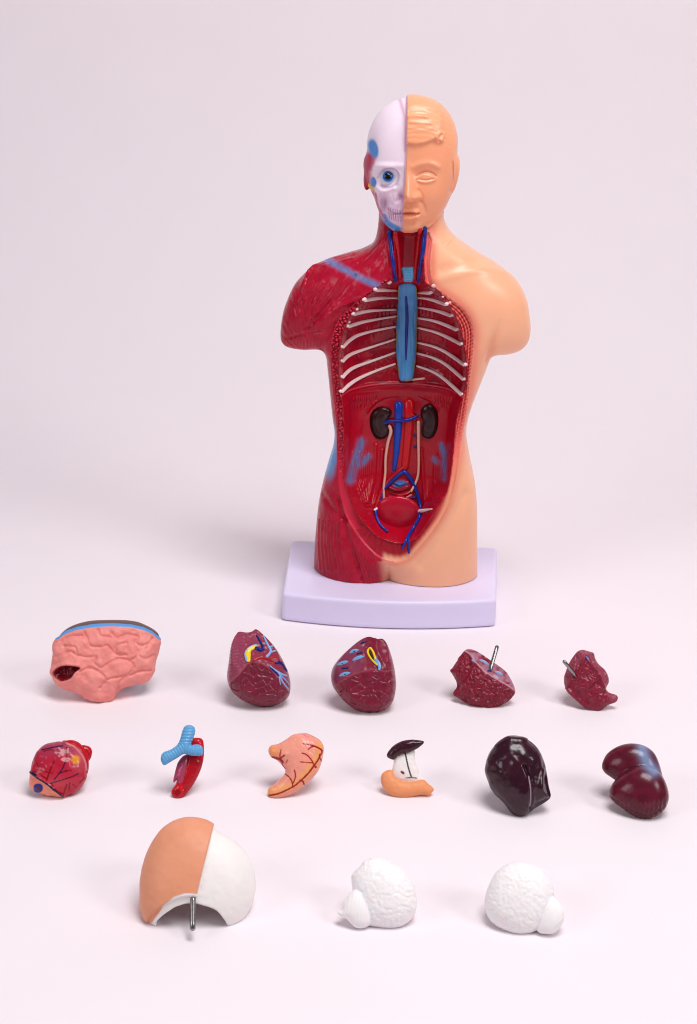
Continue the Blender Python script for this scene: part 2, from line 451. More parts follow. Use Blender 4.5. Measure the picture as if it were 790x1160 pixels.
tw = TF.w(tv); U, V, _ = proj(tw)
vd = tw - CAM; vd /= np.linalg.norm(vd, axis=1)[:, None]
front = sstep(0.0, 0.35, -(TF.R.T @ tn.T).T @ FW if False else -((tn @ TF.R) * vd).sum(1))
ishead = headp(tv) < body(tv) - 0.0
ishead &= (tv[:, 2] > 19.0) & (poly_sdf(U, V, spline(head_px, 4)) < 2.0)
din = poly_sdf(U, V, spline(inner_px, 3)); dout = poly_sdf(U, V, spline(outer_px, 3))
incav = (cav(tv[:, 0], tv[:, 2]) + 0.22 * (tv[:, 1] + 1.9) < 0.055) & (tv[:, 1] < ycav(tv[:, 0], tv[:, 2]) + 0.13) & ~ishead & (tv[:, 1] > -3.0)
# depth of a point measured from the cavity wall decides rim or cavity
incav &= (tn[:, 1] > -2)
midu = np.interp(V, [100, 180, 230, 262, 300, 636, 660, 700], [461.5, 460.5, 457.5, 456, 458, 434, 437.5, 437.5])
rightside = U > midu
n1 = noise(U / 9, V / 9, 0, 3); n2 = noise(U / 3.5, V / 3.5, 0, 5)

# ---- relief
D = np.zeros(len(tv))
sk = ishead & rightside
hs = sstep(-0.6, 0.6, U - midu)                    # raised skin half
D += np.where(ishead, 0.10 * hs, 0)
face = np.where(ishead, 1.0, 0.0) * sstep(0.1, 0.4, front)
g = 0
g = g + 0.56 * np.exp(-((U - 463) / 6.0) ** 2) * sstep(188, 222, V) * sstep(230, 226, V) * hs
g = g + 0.20 * gs(U, V, (463, 220), (8, 5.5)) * hs + 0.34 * gs(U, V, (472, 222.5), (4.2, 4.2)) * hs - 0.07 * ridge(U, V, [(474, 215), (478.5, 222), (477, 228)], 1.6) * hs
g = g + 0.10 * np.exp(-((U - 462) / 4) ** 2) * sstep(176, 195, V) * sstep(215, 190, V) * hs
g = g - 0.16 * gs(U, V, (480, 199), (15, 8)) * hs + 0.15 * gs(U, V, (483, 201.5), (10, 4.4)) * hs
g = g + 0.05 * ridge(U, V, [(472.5, 202), (478, 198.3), (485, 198.2), (492, 201)], 1.1) * hs
g = g + 0.06 * ridge(U, V, [(473.5, 204), (479, 206), (486, 206), (492.5, 203)], 1.2) * hs
g = g - 0.05 * ridge(U, V, [(473, 203), (483, 203.3), (492, 202)], 0.8) * hs
g = g - 0.07 * ridge(U, V, [(472, 199), (479, 194.8), (488, 195), (494, 199)], 0.9) * hs
g = g + 0.07 * ridge(U, V, [(468, 189), (476, 185.5), (487, 184.5), (497, 189)], 3.2) * hs
g = g + 0.08 * gs(U, V, (492, 221), (13, 13)) * hs
g = g - 0.05 * ridge(U, V, [(474, 226), (480, 233), (482, 240)], 2.5) * hs
g = g + 0.19 * ridge(U, V, [(457, 237.2), (463, 236.4), (472, 239)], 2.5) * hs
g = g + 0.22 * ridge(U, V, [(458, 245.8), (465, 246.3), (472, 244.3)], 2.9) * hs
g = g - 0.20 * ridge(U, V, [(456, 241.8), (464, 241.3), (474, 241.3)], 1.0) * hs
g = g - 0.06 * ridge(U, V, [(458, 250.5), (468, 250.5)], 2.0) * hs
g = g + 0.20 * gs(U, V, (466, 257), (12, 5.5)) * hs
hair = V < np.interp(U, [455, 461, 470, 480, 488, 494, 499, 505, 511, 520], [161.5, 162, 163.5, 162.5, 159.5, 157, 160, 163, 176, 195])
hd_ = np.interp(U, [455, 461, 470, 480, 488, 494, 499, 505, 511, 520], [161.5, 162, 163.5, 162.5, 159.5, 157, 160, 163, 176, 195]) - V
D += np.where(ishead, 0.15 * sstep(-1.0, 1.6, hd_) * hs * sstep(504, 498, U), 0)
g = g + 0.12 * ridge(U, V, [(496, 161), (494, 155), (498, 150), (502, 152), (500, 158)], 1.6) * hs
hairw = sstep(0, 4, hd_) * hs
g = g + 0.007 * np.sin((V + 3.0 * np.sin((U - 462) / 14) - 0.12 * U) * 1.15 + 1.5 * n1) * hairw * sstep(112, 122, V)
g = g + 0.05 * ridge(U, V, [(463, 132), (472, 131), (484, 133)], 1.6) * hs + 0.04 * ridge(U, V, [(465, 138), (476, 139.5), (488, 140)], 1.5) * hs
g = g + 0.025 * ridge(U, V, [(464, 121), (478, 119), (494, 125)], 1.5) * hs + 0.02 * ridge(U, V, [(465, 145), (478, 147), (490, 146)], 1.5) * hs - 0.025 * ridge(U, V, [(464, 127), (480, 126), (497, 134)], 1.3) * hs
# skull side
b = 1 - hs
g = g - 0.26 * gs(U, V, (441, 201), (11, 10)) * b + 0.05 * ridge(U, V, [(428, 200), (434, 192), (445, 190), (453, 197), (451, 208)], 1.2) * b
g = g + 0.14 * gs(U, V, (438, 188), (16, 3.5)) * b + 0.10 * ridge(U, V, [(427, 211), (434, 216), (446, 213)], 2.5) * b
g = g - 0.24 * gs(U, V, (455, 223), (4.5, 6)) * b + 0.10 * gs(U, V, (433, 217), (8, 4.5), 0.4) * b - 0.22 * gs(U, V, (435, 230), (3.5, 8)) * b + 0.08 * ridge(U, V, [(430, 222), (431, 236), (437, 248)], 1.8) * b
teeth = gs(U, V, (449, 241), (9, 8)) * b
g = g + teeth * (0.09 + 0.05 * np.abs(np.sin(U * 1.25)) - 0.10 * np.exp(-((V - 241.5 - 0.12 * (449 - U)) / 1.0) ** 2))
g = g + 0.06 * gs(U, V, (440, 253), (10, 3.5), 0.6) * b + 0.03 * noise(U / 2.5, V / 3.5, 0, 8) * sstep(212, 225, V) * b
g = g + 0.22 * ridge(U, V, [(415, 181), (415, 195), (419, 209)], 2.5) * b - 0.08 * gs(U, V, (420, 193), (3, 9)) * b
g = g - 0.10 * gs(U, V, (422, 168), (4, 14)) * b
g = g + 0.14 * ridge(U, V, [(517, 182), (517, 196), (513, 213)], 2.2) * hs - 0.10 * ridge(U, V, [(513, 184), (513.5, 200), (509, 216)], 1.6) * hs
g = np.where(np.abs(U - 466) > 47.5, 0, g)
D += g * face
# muscles of the red half
red = ~ishead & ~incav & ((~rightside) | ((U > 440) & (U < 486) & (V < 330)))
rim = ~ishead & ~incav & (dout < 0) & (front > 0.02)
redm = np.where(red & ~rim, 1.0, 0.0) * sstep(0.35, 0.9, front)
def stripes(cx, cy, freq, amt=1.0, s=0):
    th = np.arctan2(V - cy, U - cx); r = np.hypot(U - cx, V - cy)
    ph = th * freq + 1.3 * noise(r / 22, th * 4, 0, s) + 2.2 * noise(th * 6, 0.3, 0, s + 1)
    w = noise(r / 16, th * freq / 6.3, 0, s + 2)
    return (0.55 * (np.abs(np.sin(ph)) ** 0.7 - 0.6) + 0.35 * (np.abs(np.sin(2.1 * ph + 0.7 * n2)) ** 0.6 - 0.6)) * sstep(-0.5, 0.2, w) * amt
D += redm * 0.093 * stripes(352, 415, 22, 1, 11) * gs(U, V, (340, 352), (30, 50))
D += redm * 0.102 * stripes(470, 235, 24, 1, 21) * gs(U, V, (400, 290), (42, 18), -0.3)
D += redm * 0.085 * stripes(300, 420, 34, 1, 31) * gs(U, V, (385, 350), (26, 30), -0.7)
D += redm * 0.102 * stripes(385, 520, 16, 1, 41) * gs(U, V, (378, 622), (20, 50))
D += redm * 0.093 * stripes(440, 560, 14, 1, 44) * gs(U, V, (415, 650), (22, 30))
D += redm * 0.06 * stripes(455, 220, 30, 1, 47) * gs(U, V, (432, 285), (12, 30))
D -= redm * 0.12 * ridge(U, V, [(364, 395), (372, 378), (388, 358), (402, 343)], 3.5)
D -= redm * 0.10 * ridge(U, V, [(347, 372), (364, 355), (385, 330), (402, 312)], 2.2)
D -= redm * 0.07 * ridge(U, V, [(326, 383), (345, 378), (366, 376)], 2.0)
D += redm * 0.045 * np.abs(np.sin((U + 0.1 * V) * 0.85)) * gs(U, V, (348, 385), (15, 7))
D -= redm * 0.12 * ridge(U, V, [(384, 566), (392, 600), (404, 640), (412, 662)], 3.0)
D -= redm * 0.07 * ridge(U, V, [(366, 560), (376, 575), (392, 590)], 3.0)
D += redm * 0.02 * noise(U / 4, V / 9, 0, 51)
KS = lambda pts: Z(pts, 4.97, 306, 272)
for k in range(9):
    t = k / 8.0
    D += redm * 0.07 * ridge(U, V, KS([(205 + 150 * t, 222 + 30 * t + 9 * (k % 2)), (190 + 118 * t, 280 + 30 * t), (168 + 96 * t, 350 + 20 * t + 10 * (k % 3))]), 1.0) * np.minimum(1, 1.4 * gs(U, V, (348, 331), (28, 15 - 3 * (k % 2)), 0.15))
for k in range(6):
    D += redm * 0.05 * sstep(338, 352, U) * ridge(U, V, KS([(500 - 6 * k, -30 + 26 * k), (400 - 8 * k, 40 + 18 * k), (300 - 14 * k, 100 + 16 * k), (200 - 12 * k, 190 + 28 * k)]), 1.1) * sstep(0.0, 0.3, 1.1 - k / 6 + 0.3 * n1)
for k in range(5):
    D -= redm * 0.03 * ridge(U, V, KS([(300 + 10 * k, 125 - 14 * k), (350 + 14 * k, 90 - 16 * k)]), 0.9)
D += redm * 0.09 * ridge(U, V, KS([(425, 180), (390, 235), (345, 310), (280, 390), (195, 470)]), 1.2)
for k in range(4):
    D += redm * 0.065 * ridge(U, V, KS([(560 - 8 * k, 300 + 9 * k), (470 - 20 * k, 340 + 10 * k), (370 - 16 * k, 375 + 20 * k), (250 + 8 * k, 478 + 8 * k)]), 1.0)
for k in range(8):
    D += redm * 0.06 * ridge(U, V, [(362 + 3.4 * k, 588 + 2 * (k % 3)), (361 + 3.6 * k, 615), (363 + 4.2 * k, 645 + 4 * (k % 2))], 1.1)
for k in range(6):
    D += redm * 0.06 * ridge(U, V, [(400 + 5 * k, 612 + 6 * k), (406 + 4.5 * k, 632 + 4 * k), (412 + 4 * k, 652 + 1.5 * k)], 1.1)
skn = ~ishead & rightside & ~incav & ~rim
skm = np.where(skn, 1.0, 0) * front
D -= skm * 0.17 * ridge(U, V, [(554, 410), (557, 394), (564, 374), (570, 350)], 5.0) * sstep(352, 392, V)
D += skm * 0.07 * ridge(U, V, [(492, 318), (515, 312), (545, 306), (570, 308)], 5) - skm * 0.05 * ridge(U, V, [(500, 305), (522, 299), (548, 293)], 6)
D += skm * 0.12 * gs(U, V, (540, 350), (18, 24)) - skm * 0.10 * ridge(U, V, [(528, 560), (505, 600), (478, 640)], 6)
# rim band of cut muscle
rm = np.where(rim, 1.0, 0.0) * front
D -= 0.10 * rm * sstep(0, 2.0, -dout)
D += 0.05 * rm * np.exp(-((dout + 1.2) / 1.2) ** 2) * (1 - 0.6 * sstep(540, 590, V))
lrim = rim & (U < 455) & (V < 600) & (V > 318)
rrim = rim & (U >= 455) & (V < 640)
w1, w2 = worley(U / 4.0 + 0.3 * n1, V / 3.4, 5)
D += np.where(lrim, 0.17 * (sstep(0.0, 0.4, w2 - w1) - 0.5), 0) * sstep(1, 3, -dout) * front * sstep(560, 480, V)
D += np.where(rrim, 0.07 * np.sin(dout * 1.9 + 0.6 * n2) + 0.04 * np.sin(V * 1.5 + dout), 0) * sstep(0.5, 2, -dout) * front * sstep(520, 470, V) * sstep(316, 336, V)
D += np.where(rim & (V > 604), 0.025 * np.sin(U * 0.9 + n1 * 2) * sstep(3, 7, -dout), 0) * front
# cavity lining
cm = np.where(incav, 1.0, 0)
ch = cm * sstep(446, 438, V) * sstep(318, 330, V)
rib_l = [[(235, 118), (335, 120)], [(180, 167), (260, 155), (335, 156)], [(130, 232), (200, 216), (330, 210)], [(104, 290), (180, 266), (330, 241)],
         [(77, 388), (130, 338), (220, 311), (330, 290)], [(76, 455), (110, 422), (200, 391), (325, 350)], [(76, 530), (120, 486), (220, 451), (325, 412)], [(72, 598), (130, 546), (230, 500), (325, 466)]]
rib_r = [[(430, 131), (490, 131)], [(430, 155), (490, 161), (562, 187)], [(430, 200), (520, 216), (590, 240)], [(430, 250), (520, 266), (614, 306)],
         [(430, 296), (530, 321), (634, 374)], [(430, 366), (540, 396), (650, 472)], [(425, 416), (540, 451), (646, 540)], [(425, 476), (530, 516), (637, 612)]]
RL = [Z(r, 4.158, 370, 300) for r in rib_l]; RR = [Z(r, 4.158, 370, 300) for r in rib_r]
for r in RL + RR: D += ch * 0.05 * ridge(U, V, r, 2.2)
D += ch * 0.02 * np.maximum(0, noise(U / 3.2, V / 4.0, 0, 61)) + ch * 0.02 * np.sin(U * 1.3 + 2 * n1) * sstep(0.0, 0.5, noise(U / 8, V / 6, 0, 63)) * sstep(434, 424, V)
dia = [(386, 449), (396, 442), (412, 437.5), (430, 435), (460, 434), (490, 436.5), (510, 441), (525, 450)]
D += cm * 0.10 * ridge(U, V, dia, 1.6)
ab = cm * sstep(446, 452, V)
D += ab * 0.035 * np.abs(np.sin(U * 0.95 + n1)) * gs(U, V, (410, 452), (18, 9)) + ab * 0.035 * np.abs(np.sin(U * 0.95 + n1)) * gs(U, V, (498, 452), (18, 9))
D += ab * 0.09 * ridge(U, V, [(416, 466), (424, 456), (438, 449), (452, 447)], 1.5) + ab * 0.09 * ridge(U, V, [(474, 447), (488, 453), (497, 464)], 1.5)
D += ab * 0.05 * stripes(398, 610, 20, 1, 71) * gs(U, V, (412, 535), (16, 45)) + ab * 0.05 * stripes(510, 610, 20, 1, 75) * gs(U, V, (494, 535), (13, 45))
for rr in ([(426, 505), (424, 540), (416, 568)], [(433, 510), (430, 545), (424, 570)], [(478, 510), (480, 545), (482, 575)], [(390, 568), (402, 585), (420, 594)]):
    D += ab * 0.09 * ridge(U, V, rr, 2.0)
for k in range(9):
    D += ab * 0.06 * ridge(U, V, [(400 + 2.6 * k, 512 + 3 * (k % 3)), (403 + 2.2 * k, 540), (412 + 0.9 * k, 573 - (k % 2) * 4)], 0.9)
    D += ab * 0.06 * ridge(U, V, [(511 - 2.3 * k, 514 + 3 * (k % 3)), (508 - 2.0 * k, 540), (500 - 1.0 * k, 568 - (k % 2) * 4)], 0.9)
    D += ab * 0.05 * ridge(U, V, [(405 + 2.6 * k, 444), (405 + 2.4 * k, 458 + 2 * (k % 2))], 0.8) + ab * 0.05 * ridge(U, V, [(490 + 2.6 * k, 444), (490 + 2.4 * k, 458 + 2 * (k % 2))], 0.8)
for k in range(4): D += ab * 0.07 * ridge(U, V, [(446 - k, 546 + 6 * k), (454, 549.5 + 6 * k), (463 + k, 546 + 6 * k)], 1.4)
D += cm * sstep(330, 320, V) * 0.10 * np.exp(-((U - 462) / 9) ** 2)
disp = np.where((incav | rim | ishead)[:, None], np.array([0, -1.0, 0.0])[None] * 0.65 + tn * 0.35, tn)
tv2 = tv + disp * D[:, None]
tw = TF.w(tv2)

# ---- paint
c_mus, c_mus2 = lin(170, 12, 44), lin(126, 10, 34)
c_skin, c_sal = lin(245, 179, 142), lin(214, 96, 92)
c_face = lin(244, 163, 124)
col = np.tile(c_mus, (len(tv), 1))
col = mixc(col, lin(184, 26, 58), 0.5 * sstep(-0.2, 0.8, n1))
a = sstep(-3, 3, U - midu)
a = np.where(V > 636, sstep(-9, 7, U - midu), a)
col = mixc(col, c_skin, a)
thr = (~ishead & ~rim & (V < 330) & (U > 436) & (U < 487) & (front > 0)).astype(float)
col = mixc(col, lin(150, 18, 38), thr)
# rim
col = mixc(col, lin(204, 38, 66), np.where(lrim, 1.0, 0) * sstep(0, 2, -dout)); col = mixc(col, lin(150, 12, 38), np.where(lrim, 0.8, 0) * sstep(0.22, 0.04, w2 - w1) * sstep(560, 500, V))
w_ = np.where(rrim, 1.0, 0)
col = mixc(col, lin(234, 112, 102), w_ * sstep(-1, 2, -dout) * sstep(600, 540, V))
col = mixc(col, lin(218, 80, 80), w_ * sstep(4, 12, -dout) * sstep(560, 470, V) * 0.7); col = mixc(col, lin(188, 48, 58), w_ * 0.55 * sstep(0.2, -0.7, np.sin(dout * 1.9 + 0.6 * n2)) * sstep(1, 2.5, -dout) * sstep(520, 470, V))
low_ = np.where(rim, 1.0, 0) * sstep(500, 560, V)
col = mixc(col, lin(236, 158, 122), low_ * sstep(436, 466, U) * sstep(-1, 5, -dout)); col = mixc(col, lin(206, 70, 66), low_ * sstep(436, 466, U) * sstep(4, 9, -dout))
col = mixc(col, lin(162, 12, 36), np.where(rim, 1.0, 0) * sstep(560, 596, V) * sstep(3, 10, -dout))
col = mixc(col, np.where((U > 446)[:, None], lin(222, 120, 110)[None], lin(196, 62, 78)[None]), np.where(rim, 1.0, 0) * sstep(560, 585, V) * np.exp(-((dout + 0.8) / 1.1) ** 2) * 0.8)
skin_tint = (~ishead & rightside & ~rim & ~incav) * front  # front skin outside the rim, where the salmon paint fades out
col = mixc(col, lin(234, 120, 102), skin_tint * np.exp(-(np.maximum(dout, 0) / 7) ** 2) * 0.85 * sstep(560, 470, V) * sstep(300, 330, V))
col = mixc(col, lin(228, 120, 92), skin_tint * np.exp(-(np.maximum(dout, 0) / 4) ** 2) * 0.6 * sstep(480, 560, V))
col = mixc(col, lin(232, 120, 100), skin_tint * sstep(499, 489, U) * sstep(330, 315, V) * 0.8)
col = mixc(col, lin(240, 150, 118), skin_tint * 0.5 * ridge(U, V, [(554, 410), (557, 394), (563, 376)], 5) * sstep(372, 392, V))  # shading of the armpit crease painted into the skin colour
# cavity
c_cav = lin(172, 8, 34)
cc = np.tile(c_cav, (len(tv), 1))
cc = mixc(cc, lin(126, 6, 34), 0.25 * ch + 0.45 * ch * sstep(-0.2, 0.6, noise(U / 9, V / 7, 0, 91)))
cc = mixc(cc, lin(180, 10, 30), sstep(452, 475, V) * (V < 640) * gs(U, V, (460, 500), (30, 60)))
cc = mixc(cc, lin(150, 20, 46), sstep(0.2, 0.6, n2) * 0.4)
for pth, w in (([(410, 500), (403, 521), (397, 544)], 7), ([(418, 517), (408, 526)], 6), ([(500, 504), (504, 519), (503, 542)], 5), ([(492, 520), (497, 524)], 5)):
    cc = mixc(cc, lin(74, 118, 172), 0.85 * np.minimum(1, 1.3 * ridge(U, V, pth, w * 0.62)) * (0.45 + 0.55 * sstep(-0.4, 0.2, noise(U / 1.3 + V / 7, V / 9, 0, 95))))
cc = spot(cc, U, V, (453.5, 549), (8.5, 5), lin(64, 110, 175), soft=0.4)
cc = stroke(cc, U, V, [(446, 552), (453.5, 556), (461, 552)], 1.6, lin(110, 160, 205))
cc = stroke(cc, U, V, [(447, 547), (453.5, 550), (460, 547)], 1.2, lin(20, 40, 110))
cc = stroke(cc, U, V, dia, 1.6, lin(196, 52, 70), 1.0)  # highlight of the raised diaphragm arc, painted as a lighter line
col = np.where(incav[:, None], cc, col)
# blue paint on shoulder and hip, done with a soft brush
nh = np.where(ishead | incav, 0.0, 1.0)
bs = spline([(366, 293), (385, 302), (405, 313), (430, 324)], 5, False)
col = mixc(col, lin(88, 128, 182), nh * sstep(7.0, 0.5, seg_dist(U, V, bs)) * 0.85 * (0.7 + 0.3 * sstep(-0.5, 0.2, noise(U / 2.2 + V / 3, V / 6, 0, 97))))
col = mixc(col, lin(92, 152, 208), nh * (1 - sstep(0.55, 1.25, np.hypot((U - 373) / 10, (V - 508) / 36))) * (rim == 0))
# head
hc = np.tile(c_face, (len(tv), 1)); hc = mixc(hc, lin(244, 170, 126), sstep(5, 0, -hd_) * 0 + sstep(0, 3, hd_) * 0.6)
hc = mixc(hc, lin(229, 150, 112), 0.45 * gs(U, V, (484, 212), (26, 24)))
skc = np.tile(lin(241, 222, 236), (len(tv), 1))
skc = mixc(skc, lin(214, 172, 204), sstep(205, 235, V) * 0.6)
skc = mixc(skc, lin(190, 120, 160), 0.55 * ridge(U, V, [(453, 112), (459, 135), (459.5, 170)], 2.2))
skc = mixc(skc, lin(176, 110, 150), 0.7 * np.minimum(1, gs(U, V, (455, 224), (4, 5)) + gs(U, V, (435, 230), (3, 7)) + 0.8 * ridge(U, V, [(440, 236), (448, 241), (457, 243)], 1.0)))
for k in range(7): skc = stroke(skc, U, V, [(440.5 + 2.6 * k, 235 + 0.5 * k), (441.5 + 2.5 * k, 247.5 + 0.6 * k)], 0.8, lin(172, 110, 150), 0.8)
skc = mixc(skc, lin(176, 140, 176), 0.6 * ridge(U, V, [(428, 201), (434, 192.5), (445, 190.5), (452, 197), (450, 207), (441, 212), (432, 210)], 1.3))
er = sstep(3, -3, U - np.interp(V, [160, 175, 185, 195, 205, 216, 232, 250], [410, 426, 424, 419, 421, 424, 428, 436])) * sstep(166, 176, V)
skc = mixc(skc, lin(176, 52, 84), er); skc = mixc(skc, lin(205, 110, 130), er * 0.6 * ridge(U, V, [(423, 178), (421, 188), (418, 200)], 2.2))
skc = spot(skc, U, V, (423, 168), (5.5, 11), lin(84, 142, 212), -0.25)
skc = spot(skc, U, V, (423.5, 206), (3, 6), lin(96, 142, 205), -0.2)
skc = spot(skc, U, V, (420.5, 212), (1.8, 5), lin(232, 180, 60), -0.3)
skc = stroke(skc, U, V, [(435, 245), (440, 252.5), (452, 260)], 6.5, lin(92, 146, 212), 2.5)
skc = stroke(skc, U, V, [(426, 219), (429, 234), (436, 247)], 2.2, lin(196, 90, 116), 1.5)
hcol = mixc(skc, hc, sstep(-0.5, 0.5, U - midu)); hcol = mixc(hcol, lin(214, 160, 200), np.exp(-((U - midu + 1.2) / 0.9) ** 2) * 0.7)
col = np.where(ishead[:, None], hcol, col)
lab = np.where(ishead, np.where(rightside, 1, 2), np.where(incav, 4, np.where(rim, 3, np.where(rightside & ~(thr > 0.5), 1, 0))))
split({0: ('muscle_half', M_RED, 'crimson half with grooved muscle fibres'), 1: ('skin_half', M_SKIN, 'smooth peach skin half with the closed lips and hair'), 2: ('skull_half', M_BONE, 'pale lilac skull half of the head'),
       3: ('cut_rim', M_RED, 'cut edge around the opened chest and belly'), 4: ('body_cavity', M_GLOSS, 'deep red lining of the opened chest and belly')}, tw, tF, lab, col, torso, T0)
ZT = ZMap(tw[front > 0.03])
PXC = 1 / 20.6                                      # cm per px at the torso
def t_tube(name, pts, r, mat, c, lift=0.0, n=5, flat=1.0, parent=torso, taper=None, sm=2, label=None):
    p = ZT.path(pts, n, lift, sm); rr = np.full(len(p), r * PXC)
    if taper is not None: rr = np.interp(np.linspace(0, 1, len(p)), np.linspace(0, 1, len(taper)), np.array(taper) * PXC)
    v, f = tube(p, rr, 12, flat)
    o = link(name, v, f, mat, parent, T0, np.tile(c, (len(v), 1)))
    if label: o['label'] = label
    return o
def t_pillow(name, pts, kf, lift, mat, paintfn, h=0.035, parent=torso, tc=1.5, kb=0.3, rough=None, yfn=None):
    P = np.array(pts); c = P.mean(0); y0 = TF.l(ZT.at(c[0], c[1]))[1] - lift
    if yfn is None: pl = Pillow(TF.poly(spline(pts, 4), y0), kf, kb, y0, tc, 0.03)
    else:
        pl = Pillow(np.array([TF.px(a, b, yfn[1](b))[[0, 2]] for a, b in spline(pts, 4)]), kf, kb, y0, tc, 0.03, y0fn=yfn[0]); pl.lo[1] -= 1.2; pl.hi[1] += 1.0
    m = np.array([0.15] * 3); v, F = surface(pl, pl.lo - m, pl.hi + m, h)
    w = TF.w(v); u_, v_, _ = proj(w); cc = paintfn(u_, v_)
    if rough is not None: v = v + normals(v, F) * rough(u_, v_)[:, None]; w = TF.w(v)
    return link(name, w, F, mat, parent, T0, cc), w[normals(w, F) @ FW < -0.05]
flatc = lambda *c: (lambda u, v: np.tile(lin(*c), (len(u), 1)))

c_rib = lin(234, 204, 204)
for r in RL + RR:
    e = r[0] if r in RL else r[-1]
    ro = t_tube('rib', r, 1.35, M_GLOSS, c_rib, 0.02, 6, taper=[2.0, 2.1, 1.7, 1.3, 1.1] if r in RL else [1.1, 1.3, 1.7, 2.1, 2.0], flat=0.55, sm=5)
    p = ZT.at(e[0] + (-1.2 if r in RL else 1.2), e[1] - 0.8, 0.02)
    th = rng.uniform(0, 6); k = 2.0 * PXC * rng.uniform(0.8, 1.1)
    v, f = tube([p - RT * k * 0.6, p, p + RT * k * 0.6], [k * 0.75, k, k * 0.75], 8)
    link('rib_end', v, f, M_GLOSS, ro, T0, np.tile(lin(238, 214, 214), (len(v), 1)))
for (u_, v_, s_) in ((441, 319.5, 2.6), (491.5, 323.5, 2.4), (413.5, 338.3, 1.7), (404.5, 350, 1.6), (510, 342.5, 1.6), (502, 336, 1.4), (395.5, 364.5, 1.6)):
    p = ZT.at(u_, v_, 0.0); k = s_ * PXC; v, f = tube([p - RT * k * 0.7, p, p + RT * k * 0.7], [k * 0.6, k, k * 0.6], 10)
    o = link('cut_bone', v, f, M_GLOSS, torso, T0, np.tile(lin(240, 215, 215) if u_ < 480 else lin(240, 190, 185), (len(v), 1)))
t_tube('costal_cartilage', [(467.5, 430), (474, 429.3), (481, 428.5)], 1.2, M_GLOSS, lin(225, 190, 170), 0.02)

spine = Z([(338, 110), (350, 90), (385, 82), (410, 88), (425, 110), (430, 200), (428, 300), (425, 400), (418, 470), (412, 520), (400, 545), (370, 548), (345, 540), (335, 480), (328, 400), (328, 300), (335, 200)], 4.158, 370, 300)
def spine_paint(u, v):
    c = np.tile(lin(78, 146, 204), (len(u), 1))
    c = mixc(c, lin(58, 118, 178), 0.5 * sstep(-0.1, 0.5, noise(u / 1.6, v / 14, 0, 4)))
    d = -poly_sdf(u, v, spline(spine, 4)); c = mixc(c, lin(150, 140, 40), sstep(1.6, 0.6, d) * sstep(-0.5, 0.3, noise(u / 6, v / 9, 0, 6)) * (v > 324) * (v < 436))
    return c
_sv = np.arange(318, 436, 4.0); _sy = np.array([TF.l(ZT.at(461, q, 0.12))[1] for q in _sv]); _sy = np.convolve(np.pad(_sy, 4, mode='edge'), np.ones(9) / 9, 'valid') - 0.05
_sz = np.array([TF.px(461, q, y)[2] for q, y in zip(_sv, _sy)])
so, sw = t_pillow('spine_column', spine, 0.42, 0.10, M_GLOSS, spine_paint, yfn=(lambda z: np.interp(z, _sz[::-1], _sy[::-1]), lambda v: np.interp(v, _sv, _sy)), rough=lambda u, v: 0.012 * noise(u / 1.5, v / 12, 0, 9))
ZS = ZMap(sw)
def s_tube(name, pts, r, c, parent, taper=None, lift=0.0):
    p = ZS.path(pts, 5, lift); rr = np.full(len(p), r * PXC) if taper is None else np.interp(np.linspace(0, 1, len(p)), np.linspace(0, 1, len(taper)), np.array(taper) * PXC)
    v, f = tube(p, rr, 10); return link(name, v, f, M_GLOSS, parent, T0, np.tile(c, (len(v), 1)))
s_tube('spinal_cord', Z([(375, 150), (380, 250), (376, 350), (375, 448)], 4.158, 370, 300), 1, lin(18, 38, 140), so, [0.9, 1.7, 1.8, 1.4, 0.6])
lx = Z([(353, 12), (386, 8), (420, 12), (414, 45), (405, 78), (385, 80), (365, 77), (359, 45)], 4.158, 370, 300)
t_pillow('larynx', lx, 0.5, 0.12, M_GLOSS, lambda u, v: mixc(np.tile(lin(104, 176, 222), (len(u), 1)), lin(60, 110, 160), 0.6 * (np.sin(v * 2.1) > 0.55) * (np.abs(u - 462.5) < 3.5)))
t_tube('jugular_vein', [(441.5, 262), (444, 285), (446, 303), (448, 318)], 2.2, M_GLOSS, lin(22, 44, 132), 0.05)
t_tube('jugular_vein', [(482, 258), (480.5, 276), (477.5, 297), (474.5, 319)], 2.3, M_GLOSS, lin(22, 44, 132), 0.05)
t_tube('carotid_artery', [(448, 263), (451, 288), (453, 316)], 2.5, M_GLOSS, lin(178, 14, 28), 0.05)
t_tube('carotid_artery', [(476, 260), (473, 288), (469.5, 317)], 2.5, M_GLOSS, lin(178, 14, 28), 0.05)
K5 = lambda pts: Z(pts, 5.267, 390, 430)
kid_l = K5([(153, 250), (163, 205), (195, 180), (230, 172), (262, 180), (276, 205), (268, 225), (256, 240), (254, 260), (265, 285), (268, 310), (245, 335), (215, 345), (185, 332), (163, 302)])
kid_r = K5([(462, 215), (472, 175), (500, 158), (530, 165), (555, 200), (564, 250), (556, 300), (530, 335), (495, 340), (472, 325), (466, 290), (476, 255)])
for kp in (kid_l, kid_r):
    c = np.array(kp).mean(0); kp = [tuple(c + (np.array(q) - c) * 1.13) for q in kp]
    t_pillow('kidney', kp, 0.55, 0.05, M_GLOSS, lambda u, v, c=c: mixc(np.tile(lin(42, 16, 20), (len(u), 1)), lin(74, 42, 40), 0.6 * np.exp(-((np.hypot((u - c[0]) / 7, (v - c[1]) / 13) - 0.85) / 0.16) ** 2)))
ao = t_tube('aorta', K5([(388, 130), (388, 220), (384, 300), (375, 400), (362, 530)]), 5, M_GLOSS, lin(190, 14, 26), -0.02, taper=[6, 6, 5.5, 5, 4.5], flat=0.6)
